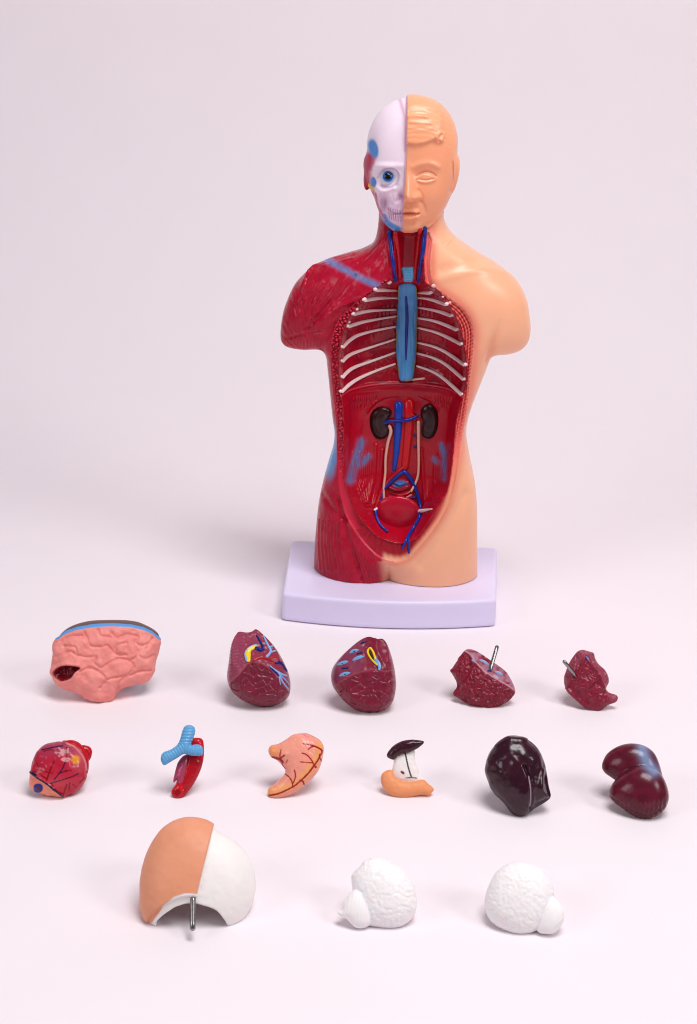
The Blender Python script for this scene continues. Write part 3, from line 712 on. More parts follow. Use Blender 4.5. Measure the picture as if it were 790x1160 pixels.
for q in K5([(375, 295), (372, 350), (367, 410), (386, 172)]):
    p = ZT.at(*q, 5 * PXC * 0.62 - 0.01); k = 0.045; v, f = tube([p + FW * 0.05, p], [k, k], 8); link('vessel_stump', v, f, M_GLOSS, ao, T0, np.tile(lin(50, 8, 20), (len(v), 1)))
t_tube('vena_cava', K5([(326, 142), (326, 200), (322, 300), (313, 420), (298, 540)]), 5, M_GLOSS, lin(20, 60, 165), 0.05, taper=[4.9, 4.8, 4.6, 4, 3.3, 2.2], flat=0.7)
t_tube('renal_vein', K5([(245, 258), (265, 248), (300, 245), (340, 246), (390, 240), (440, 215)]), 2, M_GLOSS, lin(18, 40, 140), 0.22, taper=[2.6, 1.9, 1.9, 2, 2, 1.6])
t_tube('renal_artery', K5([(400, 205), (430, 222), (455, 245)]), 1.2, M_GLOSS, lin(196, 24, 36), 0.15)
for q in K5([(424, 332), (424, 400)]):
    p = ZT.at(*q, 0.03); v, f = tube([p - RT * 0.06, p, p + RT * 0.06], [0.06, 0.08, 0.06], 8); link('vessel_stump', v, f, M_GLOSS, torso, T0, np.tile(lin(30, 40, 120), (len(v), 1)))
t_tube('iliac_artery', K5([(350, 525), (310, 560), (265, 605), (215, 680), (188, 770)]), 2.1, M_GLOSS, lin(180, 16, 28), 0.03)
bl = K5([(195, 800), (215, 745), (255, 715), (320, 705), (385, 720), (430, 760), (440, 815), (415, 865), (360, 900), (300, 905), (240, 880), (205, 845)])
bc_ = np.array(bl).mean(0); bl = [tuple(bc_ + (np.array(q) - bc_) * 1.12) for q in bl]
t_pillow('bladder', bl, 0.33, 0.10, M_GLOSS, flatc(178, 16, 46), tc=1.3)
t_tube('rectum', K5([(270, 640), (320, 660), (380, 640)]), 3.0, M_GLOSS, lin(150, 18, 42), -0.05)
iv = t_tube('iliac_vein', K5([(232, 660), (290, 602), (350, 552), (378, 565), (410, 612), (437, 680), (455, 760), (446, 830), (400, 905), (375, 950), (345, 1010)]), 2, M_GLOSS, lin(20, 46, 150), 0.10, taper=[1.5, 1.9, 2.3, 2.4, 2.2, 1.9, 1.8, 1.9, 2.0, 1.7, 1.0])
t_tube('vein_branch', K5([(385, 935), (388, 985), (388, 1035)]), 1.2, M_GLOSS, lin(20, 46, 150), 0.08, parent=iv)
t_tube('vein_branch', K5([(388, 700), (412, 705), (436, 690)]), 0.9, M_GLOSS, lin(20, 46, 150), 0.10, parent=iv)
t_tube('vein_branch', K5([(232, 660), (225, 700), (205, 740)]), 1.2, M_GLOSS, lin(20, 46, 150), 0.08, parent=iv)
t_tube('iliac_vein', K5([(188, 765), (192, 815), (215, 865), (258, 905)]), 1.6, M_GLOSS, lin(20, 46, 150), 0.10)
c_ur = lin(224, 168, 152)
t_tube('ureter', K5([(270, 275), (280, 312), (262, 372), (247, 470), (246, 560), (236, 640), (238, 725)]), 1.8, M_GLOSS, c_ur, 0.12, taper=[2.0, 2.0, 1.8, 1.5, 1.4, 1.4, 1.3])
t_tube('ureter', K5([(444, 250), (444, 350), (446, 500), (440, 580), (420, 630), (400, 668)]), 1.8, M_GLOSS, c_ur, 0.12, taper=[2.0, 1.8, 1.5, 1.4, 1.5, 1.4])
t_tube('ureter_end', K5([(365, 708), (385, 698), (402, 688)]), 1.2, M_GLOSS, lin(205, 120, 120), 0.10)
t_tube('round_ligament', K5([(180, 778), (205, 764), (228, 748), (250, 730)]), 2, M_GLOSS, lin(236, 220, 218), 0.12, taper=[1.2, 2.2, 2.9, 2.5])
t_tube('round_ligament', K5([(405, 803), (440, 788), (480, 780), (525, 772)]), 2, M_GLOSS, lin(238, 222, 220), 0.14, taper=[1.8, 2.6, 1.8, 0.6])
# eyeball with iris and pupil
pe = ZT.at(439.6, 201, -0.05); fe = Frame(pe, RT, FW, UP)
def ball(r, cut=None, n=24):
    v = []; f = []
    for i in range(n + 1):
        th = math.pi * i / n
        for k in range(n): ph = 2 * math.pi * k / n; v.append((r * math.sin(th) * math.cos(ph), -r * math.cos(th), r * math.sin(th) * math.sin(ph)))
    for i in range(n):
        for k in range(n): f.append((i * n + k, i * n + (k + 1) % n, (i + 1) * n + (k + 1) % n, (i + 1) * n + k))
    return np.array(v), f
def cap(r, ang, n=20, m=6):
    v = [(0, -r, 0)]; f = []
    for i in range(1, m + 1):
        th = ang * i / m
        for k in range(n): ph = 2 * math.pi * k / n; v.append((r * math.sin(th) * math.cos(ph), -r * math.cos(th), r * math.sin(th) * math.sin(ph)))
    for k in range(n): f.append((0, 1 + k, 1 + (k + 1) % n))
    for i in range(m - 1):
        for k in range(n): f.append((1 + i * n + k, 1 + (i + 1) * n + k, 1 + (i + 1) * n + (k + 1) % n, 1 + i * n + (k + 1) % n))
    return np.array(v), f
R_E = 0.37
bv, bf = ball(R_E); eye = link('eyeball', fe.w(bv), bf, M_GLOSS, torso, T0, np.tile(lin(226, 210, 226), (len(bv), 1)))
for nm, dr, an, c in (('iris', 0.006, 0.95, lin(120, 180, 222)), ('iris_ring', 0.010, 0.74, lin(30, 92, 170)), ('pupil', 0.015, 0.50, lin(8, 8, 14))):
    cv, cf = cap(R_E + dr, an); link(nm, fe.w(cv), cf, M_LIVER, eye, T0, np.tile(c, (len(cv), 1)))

# base block with bowed front
def base_block():
    B = Frame(T0, TF.R[0], TF.R[1], TF.R[2])
    cor = {k: B.l(floor_hit(u, v, z)) for k, (u, v, z) in dict(fl=(320, 672, 1.6), fr=(562.5, 679, 1.6), bl=(330.5, 611.5, 1.6), br=(563.5, 620, 1.6)).items()}
    mid = B.l(floor_hit(447, 682, 1.6))
    out = []
    pts = [(cor['bl'][0], cor['bl'][1]), (cor['fl'][0], cor['fl'][1])]
    for t in np.linspace(0, 1, 17)[1:-1]:
        lx_ = cor['fl'][0] * (1 - t) + cor['fr'][0] * t; ly = cor['fl'][1] * (1 - t) + cor['fr'][1] * t
        sag = (mid[1] - 0.5 * (cor['fl'][1] + cor['fr'][1])) * 4 * t * (1 - t); pts.append((lx_, ly + sag))
    pts += [(cor['fr'][0], cor['fr'][1]), (cor['br'][0], cor['br'][1])]
    P = np.array(pts)
    def f(p):
        d = bm(p[:, 0], p[:, 1]); zz = np.maximum(p[:, 2] - 1.6, 0.02 - p[:, 2])
        return smax(d + 0.02 * (p[:, 2] - 1.6), zz, 0.22)
    X, Y, lo = grid2(P, 0.06, 0.8); dm = poly_sdf(X, Y, P)
    for _ in range(1): dm = blur(dm, 8)
    bm = Map2D(dm, lo[0], lo[1], 0.06)
    v, F = surface(f, (P[:, 0].min() - 0.3, P[:, 1].min() - 0.3, -0.1), (P[:, 0].max() + 0.3, P[:, 1].max() + 0.3, 1.9), 0.06)
    link('base', B.w(v), F, M_BASE, torso, T0)
base_block()

# ================================================================== LOOSE ORGAN MODELS
def item_frame(u0, vb, off):
    Pb = floor_hit(u0, vb); d = ray(u0, vb)
    o = Pb + d * off; ax = np.cross(d, [0, 0, 1.0]); ax /= np.linalg.norm(ax); az = np.cross(ax, d)
    P0 = Pb + d * off * 1.5; P0[2] = 0
    return Frame(o, ax, d, az), P0
class Item:
    def __init__(s, name, label, cat, u0, vb, off, group=None):
        s.fr, s.P0 = item_frame(u0, vb, off); s.cm = 1 / (FPX / proj(s.fr.o[None])[2][0])
        s.root = root(name, label, cat, s.P0, group)
    def build(s, lobes, relief, paint, parts, h=0.035, k=0.08, extra=None, rel_dir=None):
        """lobes: (outline px, kf, kb, y0, tc)"""
        P = [Pillow(s.fr.poly(spline(l[0], 4) if not (len(l) > 5 and l[5]) else np.array(l[0], float)), l[1], l[2], l[3], l[4], 0.045) for l in lobes]
        s.P = P
        def f(p):
            a = P[0](p)
            for q in P[1:]: a = smin(a, q(p), k)
            if extra is not None: a = extra(p, a)
            return smax(a, 0.004 - (s.fr.o[2] + p @ s.fr.R[:, 2]), 0.03)
        lo = np.min([q.lo for q in P], 0) - 0.25; hi = np.max([q.hi for q in P], 0) + 0.25
        v, F = surface(f, lo, hi, h)
        n = normals(v, F); w = s.fr.w(v); U, V, _ = proj(w)
        L = np.argmin([q(v) for q in P], 0); fr = sstep(0, 0.3, -n[:, 1])
        s.v, s.F, s.U, s.V, s.n, s.L, s.front = v, F, U, V, n, L, fr
        d = relief(s, U, V) if relief else 0
        v = v + n * (d * sstep(0.0, 0.12, w[:, 2]))[:, None] if relief else v
        w = s.fr.w(v); w[:, 2] = np.maximum(w[:, 2], 0.003)
        col, lab = paint(s, U, V)
        s.zm = ZMap(w[fr > 0.03]); s.w = w
        s.parts = split(parts, w, F, lab, col, s.root, s.P0)
        return s
    def tube(s, name, pts, r, mat, c, lift=0.0, n=5, parent=None, taper=None, flat=1.0):
        p = s.zm.path(pts, n, lift * s.cm)
        rr = np.full(len(p), r * s.cm) if taper is None else np.interp(np.linspace(0, 1, len(p)), np.linspace(0, 1, len(taper)), np.array(taper) * s.cm)
        v, f = tube(p, rr, 10, flat); return link(name, v, f, mat, parent or s.root, s.P0, np.tile(c, (len(v), 1)))
    def pin(s, base, tip, r, y1, sink=0.25):
        a = s.zm.at(*base); yl = s.fr.l(a)[1]; b = s.fr.w(s.fr.px(*tip, yl + y1))
        d = (b - a) / np.linalg.norm(b - a); a0 = a - d * sink
        n = 16; t = np.linspace(0, 1, 6)
        v, f = tube([a0 + (b - a0) * q for q in t], [r * s.cm] * 6, n)
        link('steel_pin', v, f, M_STEEL, s.root, s.P0)
def base_col(s, c): return np.tile(lin(*c), (len(s.v), 1))

# ---- intestine block
it = Item('intestine_model', 'large pink coiled intestine model with blue band along its top and dark red hole', 'organ model', 112, 796.5, 0.30)
K6 = lambda pts: Z(pts, 4.647, 40, 680)
io = K6([(90, 230), (120, 185), (155, 150), (200, 125), (260, 107), (320, 99), (440, 97), (510, 102), (560, 114), (630, 150), (660, 190), (655, 260), (637, 320), (625, 385), (592, 430), (540, 447), (470, 462), (430, 490), (412, 528), (375, 545), (330, 545), (270, 525), (210, 487), (150, 470), (100, 432), (82, 380), (84, 330), (92, 280)])
band = K6([(118, 196), (160, 165), (220, 146), (300, 132), (400, 126), (500, 132), (570, 147), (620, 170), (655, 200)])
grooves = [K6(q) for q in ([(130, 215), (180, 190), (260, 185), (275, 210), (290, 240), (350, 245), (380, 240), (420, 280), (480, 290)], [(110, 300), (180, 270), (220, 290), (270, 300), (320, 300), (310, 330), (350, 355), (390, 330)],
  [(400, 170), (430, 200), (480, 180), (540, 190), (530, 220), (560, 240), (605, 225)], [(390, 330), (440, 310), (500, 320), (518, 360), (480, 400)], [(230, 375), (290, 360), (335, 380), (372, 420), (340, 465)], [(540, 290), (580, 310), (628, 290)],
  [(500, 400), (550, 380), (605, 372)], [(150, 240), (210, 250), (215, 290)], [(330, 150), (340, 185), (400, 195)], [(260, 185), (255, 155)], [(420, 280), (430, 240), (480, 225)], [(480, 400), (440, 440), (440, 470)], [(372, 420), (420, 410), (480, 400)], [(500, 320), (540, 290), (530, 250)], [(590, 250), (620, 200)])]
hole = spline(K6([(95, 400), (108, 362), (150, 345), (200, 347), (236, 357), (208, 382), (185, 412), (135, 425)]), 4)
def rel(s, U, V):
    g = np.zeros(len(U))
    for q in grooves: g = np.maximum(g, ridge(U, V, q, 1.7))
    below = sstep(0, 3, V - np.interp(U, *np.array(band).T) - 2.5)
    dh = poly_sdf(U, V, hole)
    d = (-0.085 * g + 0.065 * noise(U / 8, V / 8, 0, 2) + 0.018 * noise(U / 3, V / 3, 0, 4)) * below
    d = d * s.front - 0.32 * sstep(0.5, -3, dh) * s.front + 0.07 * np.exp(-((dh - 1.5) / 1.6) ** 2) * s.front
    e = V - np.interp(U, *np.array(band).T)
    return d - 0.06 * sstep(1.0, -2.5, e) * (V < 740) + np.where(dh < 0, 0.05 * noise(U / 2, V / 2, 0, 7), 0)
def pnt(s, U, V):
    c = base_col(s, (233, 138, 131)); c = mixc(c, lin(238, 150, 143), sstep(0, 0.7, noise(U / 8, V / 8, 0, 3)) * 0.5)
    e = V - np.interp(U, *np.array(band).T); up = V < 745
    back = (s.n[:, 1] > 0.12)
    br = ((e < -1.8) & up) | (back & (U > 130) & (V < 775))
    c = mixc(c, lin(104, 78, 76), br * 1.0); bb = (np.abs(e) <= 2.3) & up & ~back
    c = mixc(c, lin(84, 150, 214), bb * 1.0)
    lo = (s.n[:, 1] > -0.25) & (V > 771) & (U > 151) & (U < 172)
    c = mixc(c, lin(150, 172, 196), lo * 1.0)
    dh = poly_sdf(U, V, hole); hh = (dh < 0.2) & (s.front > 0)
    c = mixc(c, lin(112, 10, 24), sstep(0.6, -0.4, dh) * (s.front > 0))
    return c, np.where(hh, 3, np.where(bb, 2, np.where(br | lo, 1, 0)))
it.build([(io, 0.68, 0.60, 0.0, 1.6)], rel, pnt, {0: ('coils', M_MATT, None), 1: ('back_shell', M_MATT, 'brown rear shell with pale blue edge'), 2: ('colon_band', M_MATT, 'sky blue band'), 3: ('opening', M_GLOSS, 'dark red cut opening')})

# ---- lungs
def lung_paint(base, fn):
    def p(s, U, V):
        c = base_col(s, base); c = mixc(c, lin(136, 36, 64), 0.4 * sstep(0.1, 0.7, noise(U / 6, V / 6, 0, 13)))
        return fn(s, c, U, V)
    return p
def chop(fr, pts, yr, slope, k=0.05, low=None):
    m = sdf_map(fr.poly(np.array(pts, float)), 0.05, 2.0)
    def e(p, a):
        d = m(p[:, 0], p[:, 2])
        if low is not None: d = np.where(d > 0, d, -d * low / slope)
        return smax(a, (yr + slope * d - p[:, 1]) / math.sqrt(1 + slope * slope), k)
    return e
def cobble(U, V, sc, s):
    a, b = worley(U / sc + 0.35 * noise(U / 9, V / 9, 0, s), V / sc + 0.35 * noise(U / 9, V / 9, 0, s + 50), s); return sstep(0.02, 0.20, b - a)
LUNG = 'pieces of the lung models'
K7 = lambda pts: Z(pts, 7.524, 240, 700)
l1 = Item('lung_model', 'maroon lung piece with yellow and navy vessel stumps and light blue branching veins', 'organ model', 292, 803, 0.22, LUNG)
o1 = K7([(220, 125), (255, 118), (300, 125), (345, 115), (378, 95), (430, 135), (510, 215), (575, 305), (635, 420), (665, 510), (672, 600), (655, 670), (600, 720), (520, 750), (430, 757), (330, 735), (240, 690), (170, 625), (140, 560), (130, 490), (145, 370), (160, 260), (180, 190)])
low1 = K7([(140, 560), (230, 480), (300, 392), (345, 372), (420, 385), (500, 430), (570, 510), (640, 600), (700, 680), (1000, 1000), (1000, 1700), (-300, 1700), (-300, 900)])
in1 = spline(low1, 3)
def rel(s, U, V):
    lw = sstep(0.5, -2.5, poly_sdf(U, V, low1)); u, v = (U - 240) * 7.524, (V - 700) * 7.524
    d = lw * 0.05 * (0.5 - cobble(U, V, 8.5, 3)) * s.front
    lf = (1 - lw) * sstep(330, 270, u) * s.front
    d = d + lf * 0.012 * np.sin((v + 0.25 * u) * 0.22 + noise(u / 60, v / 60, 0, 2)) + 0.012 * (1 - lw) * noise(U / 2.5, V / 2.5, 0, 5) * s.front
    d = d + (1 - lw) * 0.06 * ridge(U, V, K7([(345, 380), (420, 330), (560, 350)]), 3) * s.front
    return d
def fn(s, c, U, V):
    f = s.front > 0
    c = mixc(c, lin(150, 14, 26), 0.85 * gs(U, V, K7([(440, 330)])[0], (17, 5.5), 0.15) + 0.7 * gs(U, V, K7([(560, 330)])[0], (8, 12)))
    T = lambda pts, w, cl: stroke(c, U, V, K7(pts), w, lin(*cl))
    c = mixc(c, lin(146, 66, 92), 0.75 * sstep(0, 2, poly_sdf(U, V, low1)) * sstep(284, 276, U))
    dl = poly_sdf(U, V, low1); c = mixc(c, lin(150, 56, 84), 0.55 * sstep(-1.5, 1.5, dl)); c = mixc(c, lin(176, 96, 112), 0.6 * np.exp(-(dl / 0.9) ** 2))  # lighter up-facing facet and ridge highlight painted into the colour
    return c, np.zeros(len(U), int)
l1.build([(o1, 1.05, 0.6, 0.0, 1.6)], rel, lung_paint((120, 30, 54), fn), {0: ('lung_body', M_LUNG, None)}, k=0.05,
         extra=(lambda p, a, e=chop(l1.fr, low1, -1.12, 0.70, 0.03, 0.16): e(p, a)), h=0.032)
NV, LB, YE, CR = lin(26, 30, 112), lin(138, 176, 226), lin(236, 206, 40), lin(168, 14, 24)
for r, tp in (([(380, 150), (415, 205), (440, 262)], [1.0, 1.3, 1.8]), ([(440, 262), (410, 278), (375, 258)], [2.0, 2.8, 2.6]), ([(545, 385), (600, 390)], [1.4, 2.2]), ([(575, 370), (600, 400), (640, 455)], [1, 1.7, 1.2]), ([(490, 415), (545, 465), (580, 500)], [0.7, 1.2, 0.9])):
    l1.tube('navy_vessel', K7(r), 1, M_GLOSS, NV, 0.2, taper=tp, flat=0.5)
for r, tp in (([(440, 150), (480, 235), (505, 285), (470, 330)], [0.8, 1.2, 1.4, 1.6]), ([(490, 250), (520, 240)], [1, 0.8]), ([(505, 292), (545, 280)], [1.2, 0.9]), ([(500, 415), (570, 470), (640, 495)], [0.8, 1.7, 0.9]), ([(570, 470), (600, 540), (655, 612)], [1.4, 1.0, 0.7]), ([(575, 480), (630, 530), (660, 570)], [1.0, 0.8, 0.6]), ([(575, 500), (585, 570)], [0.8, 0.6])):
    l1.tube('pale_blue_vessel', K7(r), 1, M_GLOSS, LB, 0.25, taper=tp, flat=0.5)
for r, tp in (([(350, 370), (400, 345), (460, 345), (540, 385)], [1.2, 1.6, 1.5, 0.8]), ([(400, 340), (470, 345), (550, 330)], [1.5, 1.3, 0.9])):
    l1.tube('red_vessel', K7(r), 1, M_GLOSS, CR, 0.1, taper=tp, flat=0.5)
l1.tube('bronchus_stump', K7([(385, 240), (340, 265), (310, 305), (312, 365)]), 1, M_GLOSS, YE, 0.1, taper=[1.2, 2.6, 3.4, 2.6], flat=0.3)
l1.tube('bronchus_rim', K7([(382, 228), (330, 250), (288, 300), (300, 365)]), 1, M_GLOSS, lin(150, 178, 206), 0.5, taper=[0.8, 1.4, 1.6, 1.4], flat=0.6)

K8 = lambda pts: Z(pts, 7.9, 365, 710)
l2 = Item('lung_model', 'rounded maroon lung piece with light blue oval vessel openings and one yellow ring', 'organ model', 416, 807.5, 0.22, LUNG)
o2 = K8([(80, 450), (95, 370), (150, 290), (230, 210), (320, 135), (380, 100), (430, 90), (490, 112), (540, 108), (580, 150), (615, 240), (640, 330), (655, 420), (662, 540), (635, 670), (570, 740), (480, 768), (380, 768), (300, 745), (210, 680), (140, 600), (95, 530)])
low2 = K8([(95, 560), (150, 500), (270, 430), (380, 395), (470, 380), (560, 400), (640, 390), (720, 395), (1300, 420), (1300, 1700), (-500, 1700), (-500, 900)])
side2 = K8([(-50, 560), (-50, 0), (470, 0), (440, 130), (395, 190), (400, 250), (470, 350), (490, 400), (490, 900), (0, 900)])
def rel(s, U, V):
    lw = sstep(0.5, -2.5, poly_sdf(U, V, low2))
    d = lw * 0.05 * (0.5 - cobble(U, V, 9, 23)) * s.front + 0.012 * noise(U / 4, V / 4, 0, 25) * s.front
    return d - 0.09 * (1 - lw) * ridge(U, V, K8([(400, 180), (430, 280), (500, 385)]), 3) * s.front + 0.05 * (1 - lw) * ridge(U, V, K8([(480, 120), (500, 220), (580, 380)]), 3) * s.front
def fn(s, c, U, V):
    c = mixc(c, lin(128, 58, 84), 0.75 * sstep(0, 3, poly_sdf(U, V, low2)) * sstep(K8([(410, 0)])[0][0], K8([(330, 0)])[0][0], U))
    c = mixc(c, lin(176, 96, 112), 0.45 * np.exp(-(poly_sdf(U, V, low2) / 0.9) ** 2))  # ridge highlight painted in, as is the lighter upper facet above
    return c, np.zeros(len(U), int)
l2.build([(o2, 1.05, 0.6, 0.0, 1.6)], rel, lung_paint((122, 24, 50), fn), {0: ('lung_body', M_LUNG, None)}, extra=(lambda p, a, e=chop(l2.fr, low2, -1.12, 0.66, 0.03, 0.16): e(p, a)), h=0.032)
def oval(it, name, c, half, w, cl, lift=0.1, dark=True):
    a, b = np.array(c) - half, np.array(c) + half
    o = it.tube(name, [tuple(a), tuple(0.5 * (a + b)), tuple(b)], 1, M_GLOSS, cl, lift, taper=[w * 0.15, w * 0.85, w, w * 0.85, w * 0.15], flat=0.25)
    if dark: it.tube('vessel_hole', [tuple(np.array(c) - half * 0.2), tuple(c), tuple(np.array(c) + half * 0.2)], 1, M_GLOSS, lin(30, 20, 50), lift + w * 0.2, parent=o, taper=[0.3, 0.75, 0.3], flat=0.3)
BL = lin(112, 164, 216)
for c_, hf, w, dk in (((287, 222), (5.2, -1.8), 2.7, True), ((325, 283), (6.6, -2.2), 2.7, False), ((185, 328), (6.2, -2.2), 2.6, True), ((203, 427), (6.4, -1.8), 2.6, True)):
    oval(l2, 'blue_vessel_opening', K8([c_])[0], np.array(hf), w, BL, dark=dk)
for c_, hf, w in (((375, 143), (4, -1.5), 1.7), ((335, 240), (4, -1), 1.5), ((205, 373), (4.5, -0.8), 1.8)):
    oval(l2, 'navy_vessel_opening', K8([c_])[0], np.array(hf), w, lin(40, 36, 84), dark=False)
l2.tube('bronchus_ring', K8([(428, 190), (408, 220), (425, 265), (460, 310), (500, 345), (478, 290), (460, 230), (432, 188)]), 1.2, M_GLOSS, YE, 0.3, flat=0.6)
l2.tube('bronchus_hole', K8([(430, 215), (440, 255), (470, 300)]), 1, M_GLOSS, lin(56, 44, 20), 0.1, taper=[0.8, 1.7, 1.0], flat=0.4)
l2.tube('blue_vessel_opening', K8([(470, 285), (495, 315), (515, 350), (512, 385)]), 1, M_GLOSS, BL, 0.4, taper=[1.2, 2.4, 2.0, 1.3], flat=0.4)

K9 = lambda pts: Z(pts, 7.9, 500, 720)
l3 = Item('lung_model', 'dark red wedge shaped lung piece with steel pin rising from its pale flat top', 'organ model', 549, 801.5, 0.2, LUNG)
o3 = K9([(85, 320), (100, 290), (150, 215), (195, 150), (235, 122), (290, 128), (370, 170), (440, 215), (510, 260), (580, 320), (640, 420), (664, 490), (655, 530), (600, 590), (500, 640), (400, 652), (300, 640), (200, 590), (130, 545), (105, 515), (140, 460), (130, 400)])
top3 = K9([(215, 145), (250, 165), (310, 245), (400, 335), (480, 385), (560, 430), (660, 495), (720, 700), (400, 900), (0, 800), (0, 100)])
def rel(s, U, V):
    lw = sstep(0.5, -1.5, poly_sdf(U, V, top3))
    u = (U - 500) * 7.9
    return (lw * (0.05 * (0.5 - cobble(U, V, 6.0, 33)) * sstep(220, 300, u + (V - 720 - 40) * 3) + 0.05 * noise(U / 5, V / 5, 0, 35) + 0.03 * noise(U / 2.2, V / 2.2, 0, 36)) + (1 - lw) * 0.015 * noise(U / 2, V / 2, 0, 38)) * s.front - 0.10 * lw * ridge(U, V, K9([(240, 170), (250, 300), (170, 420), (120, 500)]), 3) * s.front
def fn(s, c, U, V):
    t = sstep(-0.5, 0.8, poly_sdf(U, V, top3)); c = mixc(c, lin(172, 116, 136), t * 0.9 * sstep(-0.8, 0.3, noise(U / 4, V / 3, 0, 39)))
    c = mixc(c, lin(206, 150, 165), 0.8 * np.exp(-((poly_sdf(U, V, top3) - 0.6) / 0.7) ** 2))
    return c, np.zeros(len(U), int)
l3.build([(o3, 0.62, 0.55, 0.0, 1.5)], rel, lung_paint((128, 22, 46), fn), {0: ('lung_body', M_LUNG, None)}, extra=(lambda p, a, e=chop(l3.fr, top3, -0.52, 1.0): e(p, a)), h=0.032)
for c_, hf, w, cl in (((385, 240), (5.5, 3.0), 2.2, (150, 170, 208)), ((515, 338), (4.5, 2.2), 2.2, (150, 172, 216)), ((290, 228), (2.0, 2.0), 1.7, (140, 150, 180)), ((490, 372), (3.2, 1.8), 1.4, (170, 186, 205)), ((432, 318), (2.4, 0.4), 2.0, (36, 34, 110))):
    oval(l3, 'blue_vessel_opening' if cl[0] > 100 else 'navy_vessel_opening', K9([c_])[0], np.array(hf), w, lin(*cl), dark=False)
l3.pin(K9([(445, 290)])[0], K9([(501, 100)])[0], 2.3, 0.35)

K10 = lambda pts: Z(pts, 8.778, 625, 725)
l4 = Item('lung_model', 'small wrinkled maroon lung piece with pointed lower corner and steel pin sticking out left', 'organ model', 673, 806, 0.2, LUNG)
o4 = K10([(125, 370), (140, 320), (175, 230), (235, 140), (275, 105), (320, 98), (365, 112), (420, 130), (435, 180), (470, 240), (530, 295), (565, 360), (572, 420), (545, 485), (580, 525), (640, 545), (662, 575), (640, 620), (560, 650), (490, 705), (430, 712), (360, 690), (300, 650), (210, 570), (150, 510), (128, 440)])
ctr4 = K10([(210, 360), (280, 260), (330, 190), (355, 160), (400, 260), (460, 340), (520, 470), (545, 560), (600, 640), (500, 800), (300, 720), (180, 560), (160, 480)])
def rel(s, U, V):
    q = cobble(U + 3 * noise(U / 9, V / 9, 0, 41), V, 6.5, 43)
    g = 0.035 * (0.5 - q) + 0.04 * noise(U / 5, V / 5, 0, 45) + 0.012 * noise(U / 1.8, V / 1.8, 0, 46)
    for r in ([(355, 165), (400, 260), (470, 340), (520, 470)], [(350, 480), (420, 420), (480, 370)], [(330, 180), (290, 300), (270, 380)], [(160, 480), (240, 560), (330, 640)]): g = g + 0.11 * ridge(U, V, K10(r), 1.5)
    return g * sstep(0.1, 0.6, -s.n[:, 1])
def fn(s, c, U, V):
    return mixc(c, lin(160, 80, 100), 0.5 * sstep(0.2, 2.5, poly_sdf(U, V, ctr4))), np.zeros(len(U), int)
l4.build([(o4, 0.62, 0.5, 0.0, 1.4)], rel, lung_paint((132, 24, 50), fn), {0: ('lung_body', M_LUNG, None)}, extra=(lambda p, a, e=chop(l4.fr, ctr4, -0.55, 0.8): e(p, a)), h=0.032)
l4.tube('pale_blue_vessel', K10([(345, 165), (365, 190), (380, 215)]), 1, M_GLOSS, lin(120, 130, 190), 0.1, taper=[0.6, 1.2, 0.5], flat=0.5)
l4.pin(K10([(225, 335)])[0], K10([(125, 213)])[0], 2.1, -0.45)

# ---- heart
K11 = lambda pts: Z(pts, 6.077, 10, 810)
he = Item('heart_model', 'glossy crimson heart model with dark vessels and navy ring on its peach end', 'organ model', 66, 905.5, 0.22)
h0 = K11([(140, 450), (150, 370), (165, 310), (195, 250), (250, 202), (330, 185), (400, 190), (455, 212), (505, 260), (535, 320), (543, 385), (530, 450), (490, 512), (430, 552), (360, 571), (290, 560), (220, 546), (165, 522), (143, 490)])
h1 = K11([(365, 195), (400, 174), (450, 174), (497, 200), (530, 255), (550, 315), (548, 385), (520, 420), (440, 300)])
h2 = K11([(500, 212), (530, 208), (562, 220), (575, 250), (566, 295), (540, 320), (505, 280)])
sl = spline(K11([(150, 395), (185, 420), (270, 480), (330, 525), (385, 560)]), 5, False)
def rel(s, U, V):
    u, v = (U - 10) * 6.077, (V - 810) * 6.077
    d = 0.03 * noise(U / 6, V / 6, 0, 51)
    d = d - 0.08 * ridge(U, V, K11([(385, 200), (440, 215), (500, 265), (540, 345), (543, 400)]), 1.4)
    d = d + 0.06 * ridge(U, V, sl, 1.5) - 0.03 * ridge(U, V, K11([(150, 480), (180, 530)]), 3)
    return d * s.front
